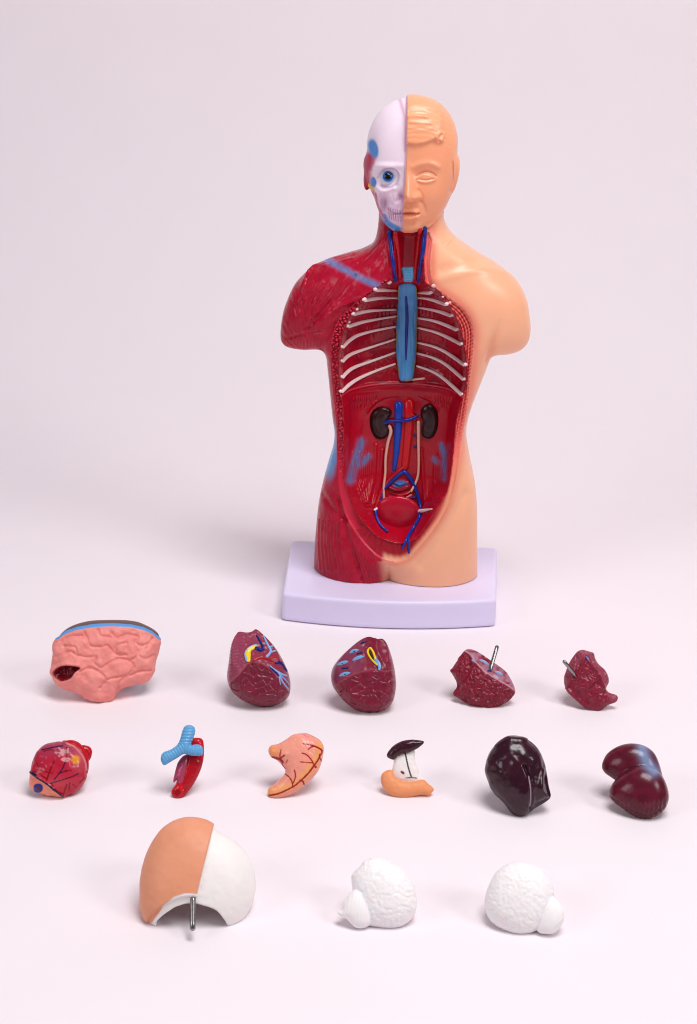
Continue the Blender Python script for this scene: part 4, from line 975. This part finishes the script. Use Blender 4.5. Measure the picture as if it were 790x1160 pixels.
def pnt(s, U, V):
    u, v = (U - 10) * 6.077, (V - 810) * 6.077
    c = base_col(s, (178, 30, 56)); c = mixc(c, lin(150, 56, 84), 0.75 * sstep(330, 215, v) * sstep(540, 480, u)); c = mixc(c, lin(210, 70, 80), 0.6 * gs(u, v, (300, 470), (140, 50)))
    c = mixc(c, lin(196, 100, 110), 0.5 * gs(u, v, (480, 300), (50, 90)))
    q = lambda pts, w, cl, s_=0.6: stroke(c, U, V, K11(pts), w, lin(*cl), s_)
    low = (v > np.interp(u, [130, 150, 185, 270, 330, 385, 420], [380, 395, 420, 480, 525, 560, 600]))
    c = mixc(c, lin(238, 142, 116), sstep(-5, 5, v - np.interp(u, [130, 150, 185, 270, 330, 385, 420], [380, 395, 420, 480, 525, 560, 600])))
    c = mixc(c, lin(232, 120, 96), low * 0.6 * gs(u, v, (180, 450), (60, 40)))
    for pts, w in (([(310, 320), (285, 380), (260, 450)], 1.5), ([(400, 220), (395, 300), (365, 380)], 1.2), ([(300, 400), (220, 380), (190, 330)], 1.0), ([(400, 480), (385, 520), (375, 545)], 1.4), ([(420, 470), (415, 520)], 1.2), ([(290, 470), (330, 520), (370, 540)], 1.0), ([(440, 480), (470, 500)], 1.0), ([(260, 440), (200, 400), (175, 390)], 1.3), ([(330, 260), (290, 240), (240, 250)], 1.0), ([(340, 400), (430, 380)], 0.9), ([(490, 470), (520, 430)], 1.2)):
        c = stroke(c, U, V, K11(pts), w * 1.2, lin(128, 4, 18), 0.5)
    for pts, w in (([(160, 408), (190, 428), (270, 480), (320, 520), (370, 556)], 1.7), ([(270, 480), (340, 455), (420, 430), (480, 405)], 1.0), ([(390, 310), (375, 360), (345, 405), (312, 445)], 1.0), ([(225, 240), (300, 225), (380, 210)], 1.0), ([(160, 400), (185, 415)], 2.6), ([(540, 365), (542, 385)], 2.6), ([(345, 405), (400, 380)], 0.7)):
        c = stroke(c, U, V, K11(pts), w * 1.3, lin(30, 20, 60), 0.5)
    c = spot(c, U, V, K11([(200, 505)])[0], (5.8, 5.4), lin(28, 40, 124), soft=0.1); c = spot(c, U, V, K11([(202, 506)])[0], (2.3, 2.0), lin(92, 26, 60), soft=0.4)
    c = spot(c, U, V, K11([(460, 308)])[0], (4.6, 4.4), lin(226, 150, 44), soft=0.5, amt=0.95)
    e = (s.L > 0); c = mixc(c, lin(184, 14, 34), e * 1.0); c = mixc(c, lin(40, 20, 36), (s.L == 2) * sstep(832 + 14.5, 843, V) * 0.9)
    c = stroke(c, U, V, K11([(400, 192), (455, 215), (505, 262), (535, 325), (540, 385)]), 1.0, lin(214, 120, 130), 0.8)
    return c, np.where(s.L == 1, 1, np.where(s.L == 2, 2, np.where(low, 3, 0)))
he.build([(h0, 0.72, 0.6, 0.0, 1.7), (h1, 0.6, 0.6, 0.15, 1.2), (h2, 0.7, 0.7, 0.35, 1.0)], rel, pnt, {0: ('ventricle', M_GLOSS, None), 1: ('atrium', M_GLOSS, None), 2: ('vessel_stump', M_GLOSS, None), 3: ('vessel_end', M_GLOSS, 'peach end with navy ring')}, k=0.05, h=0.03)

# ---- windpipe on aorta
K12 = lambda pts: Z(pts, 7.18, 160, 805)
wi = Item('windpipe_model', 'light blue forked ribbed windpipe lying over a dark red aorta tube', 'organ model', 205, 907.5, 0.15)
red_o = K12([(400, 240), (430, 222), (475, 222), (503, 240), (512, 300), (510, 380), (490, 470), (450, 560), (400, 640), (350, 700), (310, 722), (270, 715), (246, 680), (252, 640), (280, 600), (290, 560), (265, 590), (262, 560), (280, 480), (300, 420), (340, 370), (395, 340), (405, 290)])
tr_o = K12([(335, 170), (355, 132), (390, 120), (428, 135), (440, 175), (425, 230), (405, 282), (450, 278), (490, 290), (503, 325), (495, 365), (450, 372), (400, 368), (350, 356), (300, 385), (240, 420), (190, 448), (168, 425), (160, 385), (180, 345), (240, 320), (290, 285), (315, 240)])
def rel(s, U, V):
    u, v = (U - 160) * 7.18, (V - 805) * 7.18; t = s.L == 1
    ph = np.where((v < 270) & (u > 300), v * 0.16, np.where(u < 350, (u * 0.86 - v * 0.5) * 0.18, u * 0.2))
    d = np.where(t, 0.013 * np.sin(ph * 1.5), 0.01 * noise(U / 3, V / 3, 0, 61))
    d = d - np.where(~t, 0.06 * ridge(U, V, K12([(380, 380), (360, 480), (335, 580), (345, 640)]), 1.4), 0)
    return d * s.front
def pnt(s, U, V):
    u, v = (U - 160) * 7.18, (V - 805) * 7.18; t = s.L == 1
    c = base_col(s, (172, 14, 30)); pu = (~t) & (u < np.interp(v, [340, 480, 580, 640], [385, 362, 338, 345])) & (v < 600) & (v > 330)
    c = mixc(c, lin(168, 66, 98), pu * 0.9); c = mixc(c, lin(196, 20, 34), (~t & (v < 290)) * 1.0 + (~t & (v > 585) & (u < 345)) * 1.0)
    c = spot(c, U, V, K12([(292, 668)])[0], (4.2, 4.2), lin(150, 8, 24), soft=0.3)
    c = mixc(c, lin(98, 164, 214), t * 1.0)
    return c, np.where(t, 1, np.where(pu, 2, 0))
wi.build([(red_o, 0.55, 0.5, 0.1, 1.2), (tr_o, 0.72, 0.6, -0.42, 1.0)], rel, pnt, {0: ('aorta', M_GLOSS, None), 1: ('windpipe', M_GLOSS, None), 2: ('pulmonary_vessel', M_GLOSS, 'mauve strip beside the red tube')}, k=0.04, h=0.026)

# ---- stomach
K13 = lambda pts: Z(pts, 7.9, 290, 815)
st = Item('stomach_model', 'curved pink and orange stomach model with dark red branching veins', 'organ model', 330, 906, 0.2)
so_ = K13([(112, 290), (120, 250), (145, 230), (200, 220), (270, 180), (330, 140), (390, 125), (450, 123), (520, 152), (575, 188), (607, 240), (606, 300), (590, 380), (560, 460), (500, 540), (420, 610), (330, 670), (240, 702), (170, 712), (120, 692), (104, 650), (120, 610), (180, 567), (240, 510), (263, 465), (240, 420), (190, 368), (135, 338)])
veins = [([(120, 680), (200, 665), (270, 635), (330, 605), (400, 550), (470, 480), (520, 415), (570, 340), (595, 280), (520, 240), (425, 218)], 1.6), ([(330, 595), (320, 550), (295, 515), (262, 488)], 1.2), ([(335, 570), (355, 510), (345, 455)], 1.2), ([(395, 545), (420, 555), (432, 582)], 1.6), ([(522, 412), (495, 360), (455, 318), (415, 303)], 1.2), ([(505, 390), (440, 385), (395, 380)], 0.9), ([(525, 240), (495, 250), (468, 270)], 1.2), ([(575, 315), (572, 340), (590, 372)], 1.6), ([(150, 340), (190, 348), (215, 357), (238, 385)], 2.2), ([(218, 355), (216, 310), (225, 272)], 1.1), ([(222, 348), (255, 322)], 1.5), ([(282, 365), (270, 392)], 0.9), ([(232, 390), (255, 430), (270, 440)], 0.8), ([(520, 410), (535, 428)], 2)]
def rel(s, U, V): return (0.02 * noise(U / 7, V / 7, 0, 71) + 0.008 * noise(U / 2, V / 2, 0, 72)) * s.front
def pnt(s, U, V):
    c = base_col(s, (236, 152, 134)); u, v = (U - 290) * 7.9, (V - 815) * 7.9
    m = spline(K13([(110, 660), (200, 640), (330, 590), (430, 510), (500, 420), (560, 320), (580, 230)]), 4, False)
    c = mixc(c, lin(238, 164, 92), 0.85 * np.exp(-(seg_dist(U, V, m) / 5.0) ** 2)); c = mixc(c, lin(238, 150, 86), 0.9 * gs(u, v, (165, 290), (60, 60)))
    for p, w in veins: c = stroke(c, U, V, K13(p), w * 1.25, lin(158, 8, 22), 0.5)
    c = stroke(c, U, V, K13([(420, 130), (450, 150), (475, 155)]), 1.2, lin(206, 120, 150), 1)
    return c, np.zeros(len(U), int)
st.build([(so_, 0.72, 0.6, 0, 1.5)], rel, pnt, {0: ('stomach_body', M_GLOSS, None)}, h=0.026)

# ---- spleen / pancreas / duodenum
K14 = lambda pts: Z(pts, 7.9, 415, 820)
sp = Item('pancreas_model', 'small piece with dark mushroom like spleen cap, white neck and orange curved foot', 'organ model', 462, 905, 0.18)
s_or = K14([(130, 500), (145, 445), (190, 415), (235, 415), (250, 455), (290, 495), (350, 515), (430, 515), (510, 500), (560, 540), (607, 585), (585, 620), (572, 642), (520, 636), (450, 645), (380, 660), (280, 664), (200, 627), (150, 570)])
s_wh = K14([(250, 275), (350, 250), (430, 225), (437, 330), (465, 400), (482, 465), (525, 500), (480, 530), (400, 530), (310, 515), (255, 485), (232, 420), (246, 350)])
s_dk = K14([(185, 278), (200, 245), (250, 192), (320, 156), (400, 142), (470, 147), (517, 160), (495, 195), (430, 238), (350, 266), (280, 292), (250, 322), (215, 315), (190, 300)])
def rel(s, U, V): return (np.where(s.L == 2, 0.012, 0.010) * noise(U / 3, V / 3, 0, 81)) * s.front
def pnt(s, U, V):
    c = base_col(s, (232, 148, 100)); c = mixc(c, lin(238, 230, 230), (s.L == 1) * 1.0); c = mixc(c, lin(54, 18, 30), (s.L == 2) * 1.0)
    q = lambda p, w, cl: stroke(c, U, V, K14(p), w, lin(*cl), 0.5)
    c2 = stroke(c, U, V, K14([(350, 262), (366, 340), (380, 400), (405, 478)]), 1.7, lin(40, 36, 44), 0.5); c2 = stroke(c2, U, V, K14([(358, 486), (400, 482), (450, 486)]), 1.1, lin(60, 52, 60), 0.5)
    c2 = spot(c2, U, V, K14([(326, 437)])[0], (2.6, 1.5), lin(120, 16, 36), 0.6)
    c = np.where((s.L == 1)[:, None], c2, c)
    return c, s.L
sp.build([(s_or, 0.7, 0.6, 0, 1.0), (s_wh, 0.4, 0.5, 0.15, 0.9), (s_dk, 0.75, 0.8, 0.0, 1.0)], rel, pnt, {0: ('duodenum', M_MATT, 'orange curved foot'), 1: ('pancreas', M_WHITE, 'white neck with black line'), 2: ('spleen', M_LIVER, 'dark maroon cap')}, k=0.03, h=0.026)

# ---- liver
K15 = lambda pts: Z(pts, 3.16, 530, 815)
li = Item('liver_model', 'shiny nearly black maroon liver model with painted highlight line down its front groove', 'organ model', 590, 927, 0.25)
lo_ = K15([(62, 190), (64, 160), (75, 125), (98, 92), (130, 66), (168, 57), (210, 69), (250, 102), (274, 150), (285, 200), (291, 240), (298, 276), (280, 296), (240, 320), (215, 340), (190, 352), (160, 340), (130, 302), (95, 265), (75, 228)])
gl = K15([(205, 165), (222, 205), (229, 250), (230, 290), (228, 325)])
def rel(s, U, V):
    e = U - np.interp(V, np.array(gl)[:, 1], np.array(gl)[:, 0])
    return (0.022 * noise(U / 9, V / 9, 0, 91) + 0.005 * noise(U / 3, V / 3, 0, 92) - 0.14 * np.exp(-(seg_dist(U, V, gl) / 2.0) ** 2) - 0.12 * sstep(0, 7, e) * sstep(K15([(0, 130)])[0][1], K15([(0, 200)])[0][1], V)
            + 0.05 * ridge(U, V, K15([(100, 95), (150, 68), (210, 72)]), 2.5) + 0.08 * ridge(U, V, K15([(278, 180), (270, 250), (290, 280)]), 2.5) + 0.06 * ridge(U, V, K15([(70, 230), (120, 310)]), 2.0)) * s.front
def pnt(s, U, V):
    c = base_col(s, (46, 11, 27)); c = mixc(c, lin(62, 18, 36), 0.5 * sstep(0, 0.7, noise(U / 9, V / 9, 0, 95)))
    c = stroke(c, U, V, K15([(222, 205), (228, 250), (230, 290), (228, 318)]), 1.6, lin(176, 150, 168), 1.2)  # highlight along the groove, painted as a pale stroke
    return c, np.zeros(len(U), int)
li.build([(lo_, 0.85, 0.65, 0, 2.0)], rel, pnt, {0: ('liver_body', M_LIVER, None)}, h=0.035)

# ---- bent two-lobed piece
bn = Item('bent_liver_model', 'bent two lobed maroon liver model with grey blue patch on its bend', 'organ model', 726, 928.5, 0.25)
b0 = K15([(480, 170), (485, 145), (502, 118), (540, 94), (585, 84), (632, 92), (668, 118), (688, 160), (700, 205), (716, 250), (712, 300), (690, 320), (640, 300), (590, 270), (555, 240), (535, 222), (510, 205), (490, 190)])
b1 = K15([(507, 262), (515, 235), (540, 205), (575, 180), (615, 165), (660, 172), (695, 200), (716, 245), (720, 290), (700, 330), (665, 352), (632, 358), (600, 350), (555, 320), (515, 288)])
def rel(s, U, V): return (0.008 * noise(U / 8, V / 8, 0, 101) + np.where(s.L == 1, 0.02 * np.sin(U * 1.2 + noise(U / 5, V / 5, 0, 103)) * sstep(903, 915, V), 0) - 0.06 * ridge(U, V, K15([(510, 275), (560, 312), (610, 338), (650, 345), (700, 318)]), 1.2) * (s.L == 1)) * s.front
def pnt(s, U, V):
    c = base_col(s, (86, 18, 36)); c = mixc(c, lin(104, 26, 46), 0.5 * sstep(0, 0.6, noise(U / 8, V / 8, 0, 105)))
    c = mixc(c, lin(124, 140, 178), 0.85 * np.minimum(1, 1.1 * ridge(U, V, K15([(625, 100), (640, 150), (668, 185)]), 6.5)))
    c = stroke(c, U, V, K15([(568, 178), (600, 168), (622, 163)]), 1.2, lin(40, 10, 22), 1)
    return c, s.L
bn.build([(b0, 0.7, 0.7, 0.45, 1.8), (b1, 0.85, 0.6, -0.05, 1.8)], rel, pnt, {0: ('upper_lobe', M_GLOSS, None), 1: ('lower_lobe', M_GLOSS, None)}, k=0.06, h=0.035)

# ---- skull cap shell with steel pin
K16 = lambda pts: Z(pts, 4.647, 140, 910)
sc_ = Item('skull_cap_model', 'hollow skull cap, peach skin left and white bone right, standing on its arched edge', 'anatomy part', 225, 1050, 0.6)
cap_o = K16([(125, 625), (108, 560), (103, 470), (107, 390), (122, 315), (160, 222), (220, 142), (290, 101), (370, 92), (440, 108), (500, 150), (560, 180), (625, 230), (668, 300), (692, 380), (697, 440), (685, 510), (650, 590), (610, 645), (575, 670), (400, 700), (200, 690), (145, 650)])
arch = K16([(175, 640), (182, 615), (240, 570), (290, 542), (345, 530), (400, 535), (480, 562), (522, 605), (545, 645), (560, 700), (500, 800), (200, 800), (160, 700)])
mid_c = lambda V: np.interp(V, [p[1] for p in K16([(0, 90), (0, 260), (0, 420), (0, 480), (0, 540)])], [p[0] for p in K16([(478, 0), (440, 0), (402, 0), (388, 0), (375, 0)])])
am = sdf_map(sc_.fr.poly(spline(arch, 4)), 0.05, 2.0)
hollow = Pillow(sc_.fr.poly(spline([( (u - 226) * 0.86 + 226, (v - 1005) * 0.86 + 1011) for u, v in cap_o], 4)), 0.85, 0.75, 0.15, 2.1, 0.05)
def shell(p, a):
    a = smax(a, -hollow(p), 0.06)
    c = np.maximum(am(p[:, 0], p[:, 2]), p[:, 1] - 0.6)
    return smax(a, -c, 0.05)
def rel(s, U, V):
    e = mid_c(V) - U; da = poly_sdf(U, V, spline(arch, 3))
    m = sstep(-0.9, 1.1, e) * sstep(7.8, 9.6, da) * sstep(-0.15, 0.05, -s.n[:, 1])
    return 0.13 * m + 0.008 * noise(U / 6, V / 6, 0, 111)
def pnt(s, U, V):
    e = mid_c(V) - U; da = poly_sdf(U, V, spline(arch, 3))
    bound = np.interp(U, [p[0] for p in K16([(120, 0), (150, 0), (175, 0), (210, 0), (270, 0), (330, 0), (390, 0)])], [p[1] for p in K16([(0, 630), (0, 628), (0, 595), (0, 542), (0, 492), (0, 472), (0, 477)])])
    w = (e > 0) & (V < bound) & ((s.n[:, 1] < 0.1) | (V < 950) | (U < 168)); c = base_col(s, (240, 234, 232)); c = mixc(c, lin(226, 150, 116), np.where((s.n[:, 1] < 0.1) | (V < 950) | (U < 168), 1.0, 0) * sstep(-0.8, 0.8, e) * sstep(0.8, -0.8, V - bound))
    return c, np.where(w, 1, 0)
sc_.build([(cap_o, 0.85, 0.75, 0, 2.3)], rel, pnt, {0: ('bone_shell', M_WHITE, None), 1: ('skin_layer', M_MATT, None)}, k=0.05, extra=shell, h=0.034)
a_ = sc_.zm.at(218.5, 1017.5); yl_ = sc_.fr.l(a_)[1]
b_ = sc_.fr.w(sc_.fr.px(218.3, 1052.5, yl_ - 0.25)); b_[2] = max(b_[2], 0.12); a_ = a_ + FW * 0.12 + UP * 0.1
v, f = tube([a_ + (b_ - a_) * t for t in np.linspace(0, 1, 6)], [3.3 * sc_.cm] * 6, 16); link('steel_pin', v, f, M_STEEL, sc_.root, sc_.P0)

# ---- white brain halves
K17 = lambda pts: Z(pts, 7.18, 375, 960)
BR = 'white brain halves'
br1 = Item('brain_half', 'white wrinkled brain half with small ribbed lobe at its lower left', 'anatomy part', 432, 1054, 0.22, BR)
m1 = K17([(165, 250), (190, 195), (235, 155), (270, 110), (340, 85), (430, 85), (500, 125), (570, 165), (640, 240), (685, 320), (700, 420), (692, 520), (640, 600), (560, 655), (470, 668), (370, 655), (300, 640), (230, 560), (190, 420)])
c1 = K17([(55, 525), (90, 510), (105, 450), (160, 370), (220, 338), (280, 365), (320, 430), (335, 520), (330, 610), (290, 650), (230, 662), (180, 640), (130, 585), (100, 575), (60, 550)])
def brain_rel(seed, lobe2, ang):
    def rel(s, U, V):
        wx = U + 5 * noise(U / 11, V / 11, 0, seed); wy = V + 5 * noise(U / 11, V / 11, 0, seed + 1)
        g = np.abs(noise(wx / 7.5, wy / 7.5, 0, seed + 2)); gy = -0.014 * np.exp(-(g / 0.15) ** 2) + 0.012 * noise(U / 3.2, V / 3.2, 0, seed + 3) + 0.008 * noise(U / 1.8, V / 1.8, 0, seed + 4)
        rb = 0.004 * np.sin((U * math.cos(ang) + V * math.sin(ang)) * 1.5)
        return np.where(s.L == 1, rb, gy) * s.front
    return rel
def white_paint(s, U, V):
    c = base_col(s, (243, 238, 239)); return c, s.L
BP = {0: ('cerebrum', M_WHITE, None), 1: ('cerebellum', M_WHITE, None)}
br1.build([(m1, 0.8, 0.65, 0.1, 1.9), (c1, 0.75, 0.7, -0.25, 1.3)], brain_rel(121, 1, 0.1), white_paint, BP, k=0.05, h=0.034)
br2 = Item('brain_half', 'white wrinkled brain half with small smooth lobe at its lower right', 'anatomy part', 590, 1060, 0.22, BR)
K18 = lambda pts: Z(pts, 2.633, 360, 950)
m2 = K18([(500, 210), (499, 180), (507, 148), (532, 100), (570, 74), (605, 68), (640, 78), (675, 95), (698, 125), (706, 165), (700, 210), (685, 250), (650, 278), (600, 290), (550, 272), (515, 245)])
c2 = K18([(655, 230), (660, 195), (690, 172), (715, 182), (735, 215), (733, 250), (712, 278), (685, 286), (655, 276)])
br2.build([(m2, 0.8, 0.65, 0.1, 1.9), (c2, 0.8, 0.7, -0.15, 1.3)], brain_rel(141, 1, 0.8), white_paint, BP, k=0.05, h=0.034)

# ================================================================== light, camera, render
def area(name, loc, target, size, power, color=(1, 1, 1), sy=None):
    d = bpy.data.lights.new(name, 'AREA'); d.shape = 'RECTANGLE'; d.size = size; d.size_y = sy or size; d.energy = power; d.color = color
    o = bpy.data.objects.new(name, d); C.objects.link(o); o.location = loc
    v = np.array(target, float) - np.array(loc, float)
    from mathutils import Vector
    o.rotation_euler = Vector(v).to_track_quat('-Z', 'Y').to_euler(); return o
area('overhead_softbox', (0.20, -0.38, 1.10), (0.02, -0.28, 0.0), 0.40, 9.2, (1.0, 0.985, 0.985), 0.55)
area('right_softbox', (0.95, -0.75, 0.85), (0.02, 0.0, 0.12), 0.36, 4.4, (1.0, 0.98, 0.97))
area('left_softbox', (-0.95, -0.85, 0.75), (0.0, 0.0, 0.12), 0.5, 3.5, (0.98, 0.98, 1.0))
w = bpy.data.worlds.new('World'); bpy.context.scene.world = w; w.use_nodes = True
bg = w.node_tree.nodes['Background']; bg.inputs[0].default_value = (0.95, 0.93, 0.95, 1); bg.inputs[1].default_value = 0.17

cd = bpy.data.cameras.new('camera'); co = bpy.data.objects.new('camera', cd); C.objects.link(co)
cd.sensor_fit = 'HORIZONTAL'; cd.sensor_width = 36; cd.lens = 36 * FPX / W; cd.clip_start = 0.01; cd.clip_end = 50
from mathutils import Matrix
mt = Matrix.Identity(4)
for i in range(3): mt[i][0], mt[i][1], mt[i][2], mt[i][3] = RT[i], UP[i], -FW[i], CAM[i] * S
co.matrix_world = mt
sc = bpy.context.scene; sc.camera = co
sc.render.engine = 'CYCLES'; sc.cycles.use_denoising = True; sc.cycles.max_bounces = 8; sc.cycles.filter_width = 1.1
sc.view_settings.view_transform = 'Standard'; sc.view_settings.look = 'None'; sc.view_settings.exposure = 0; sc.view_settings.gamma = 1
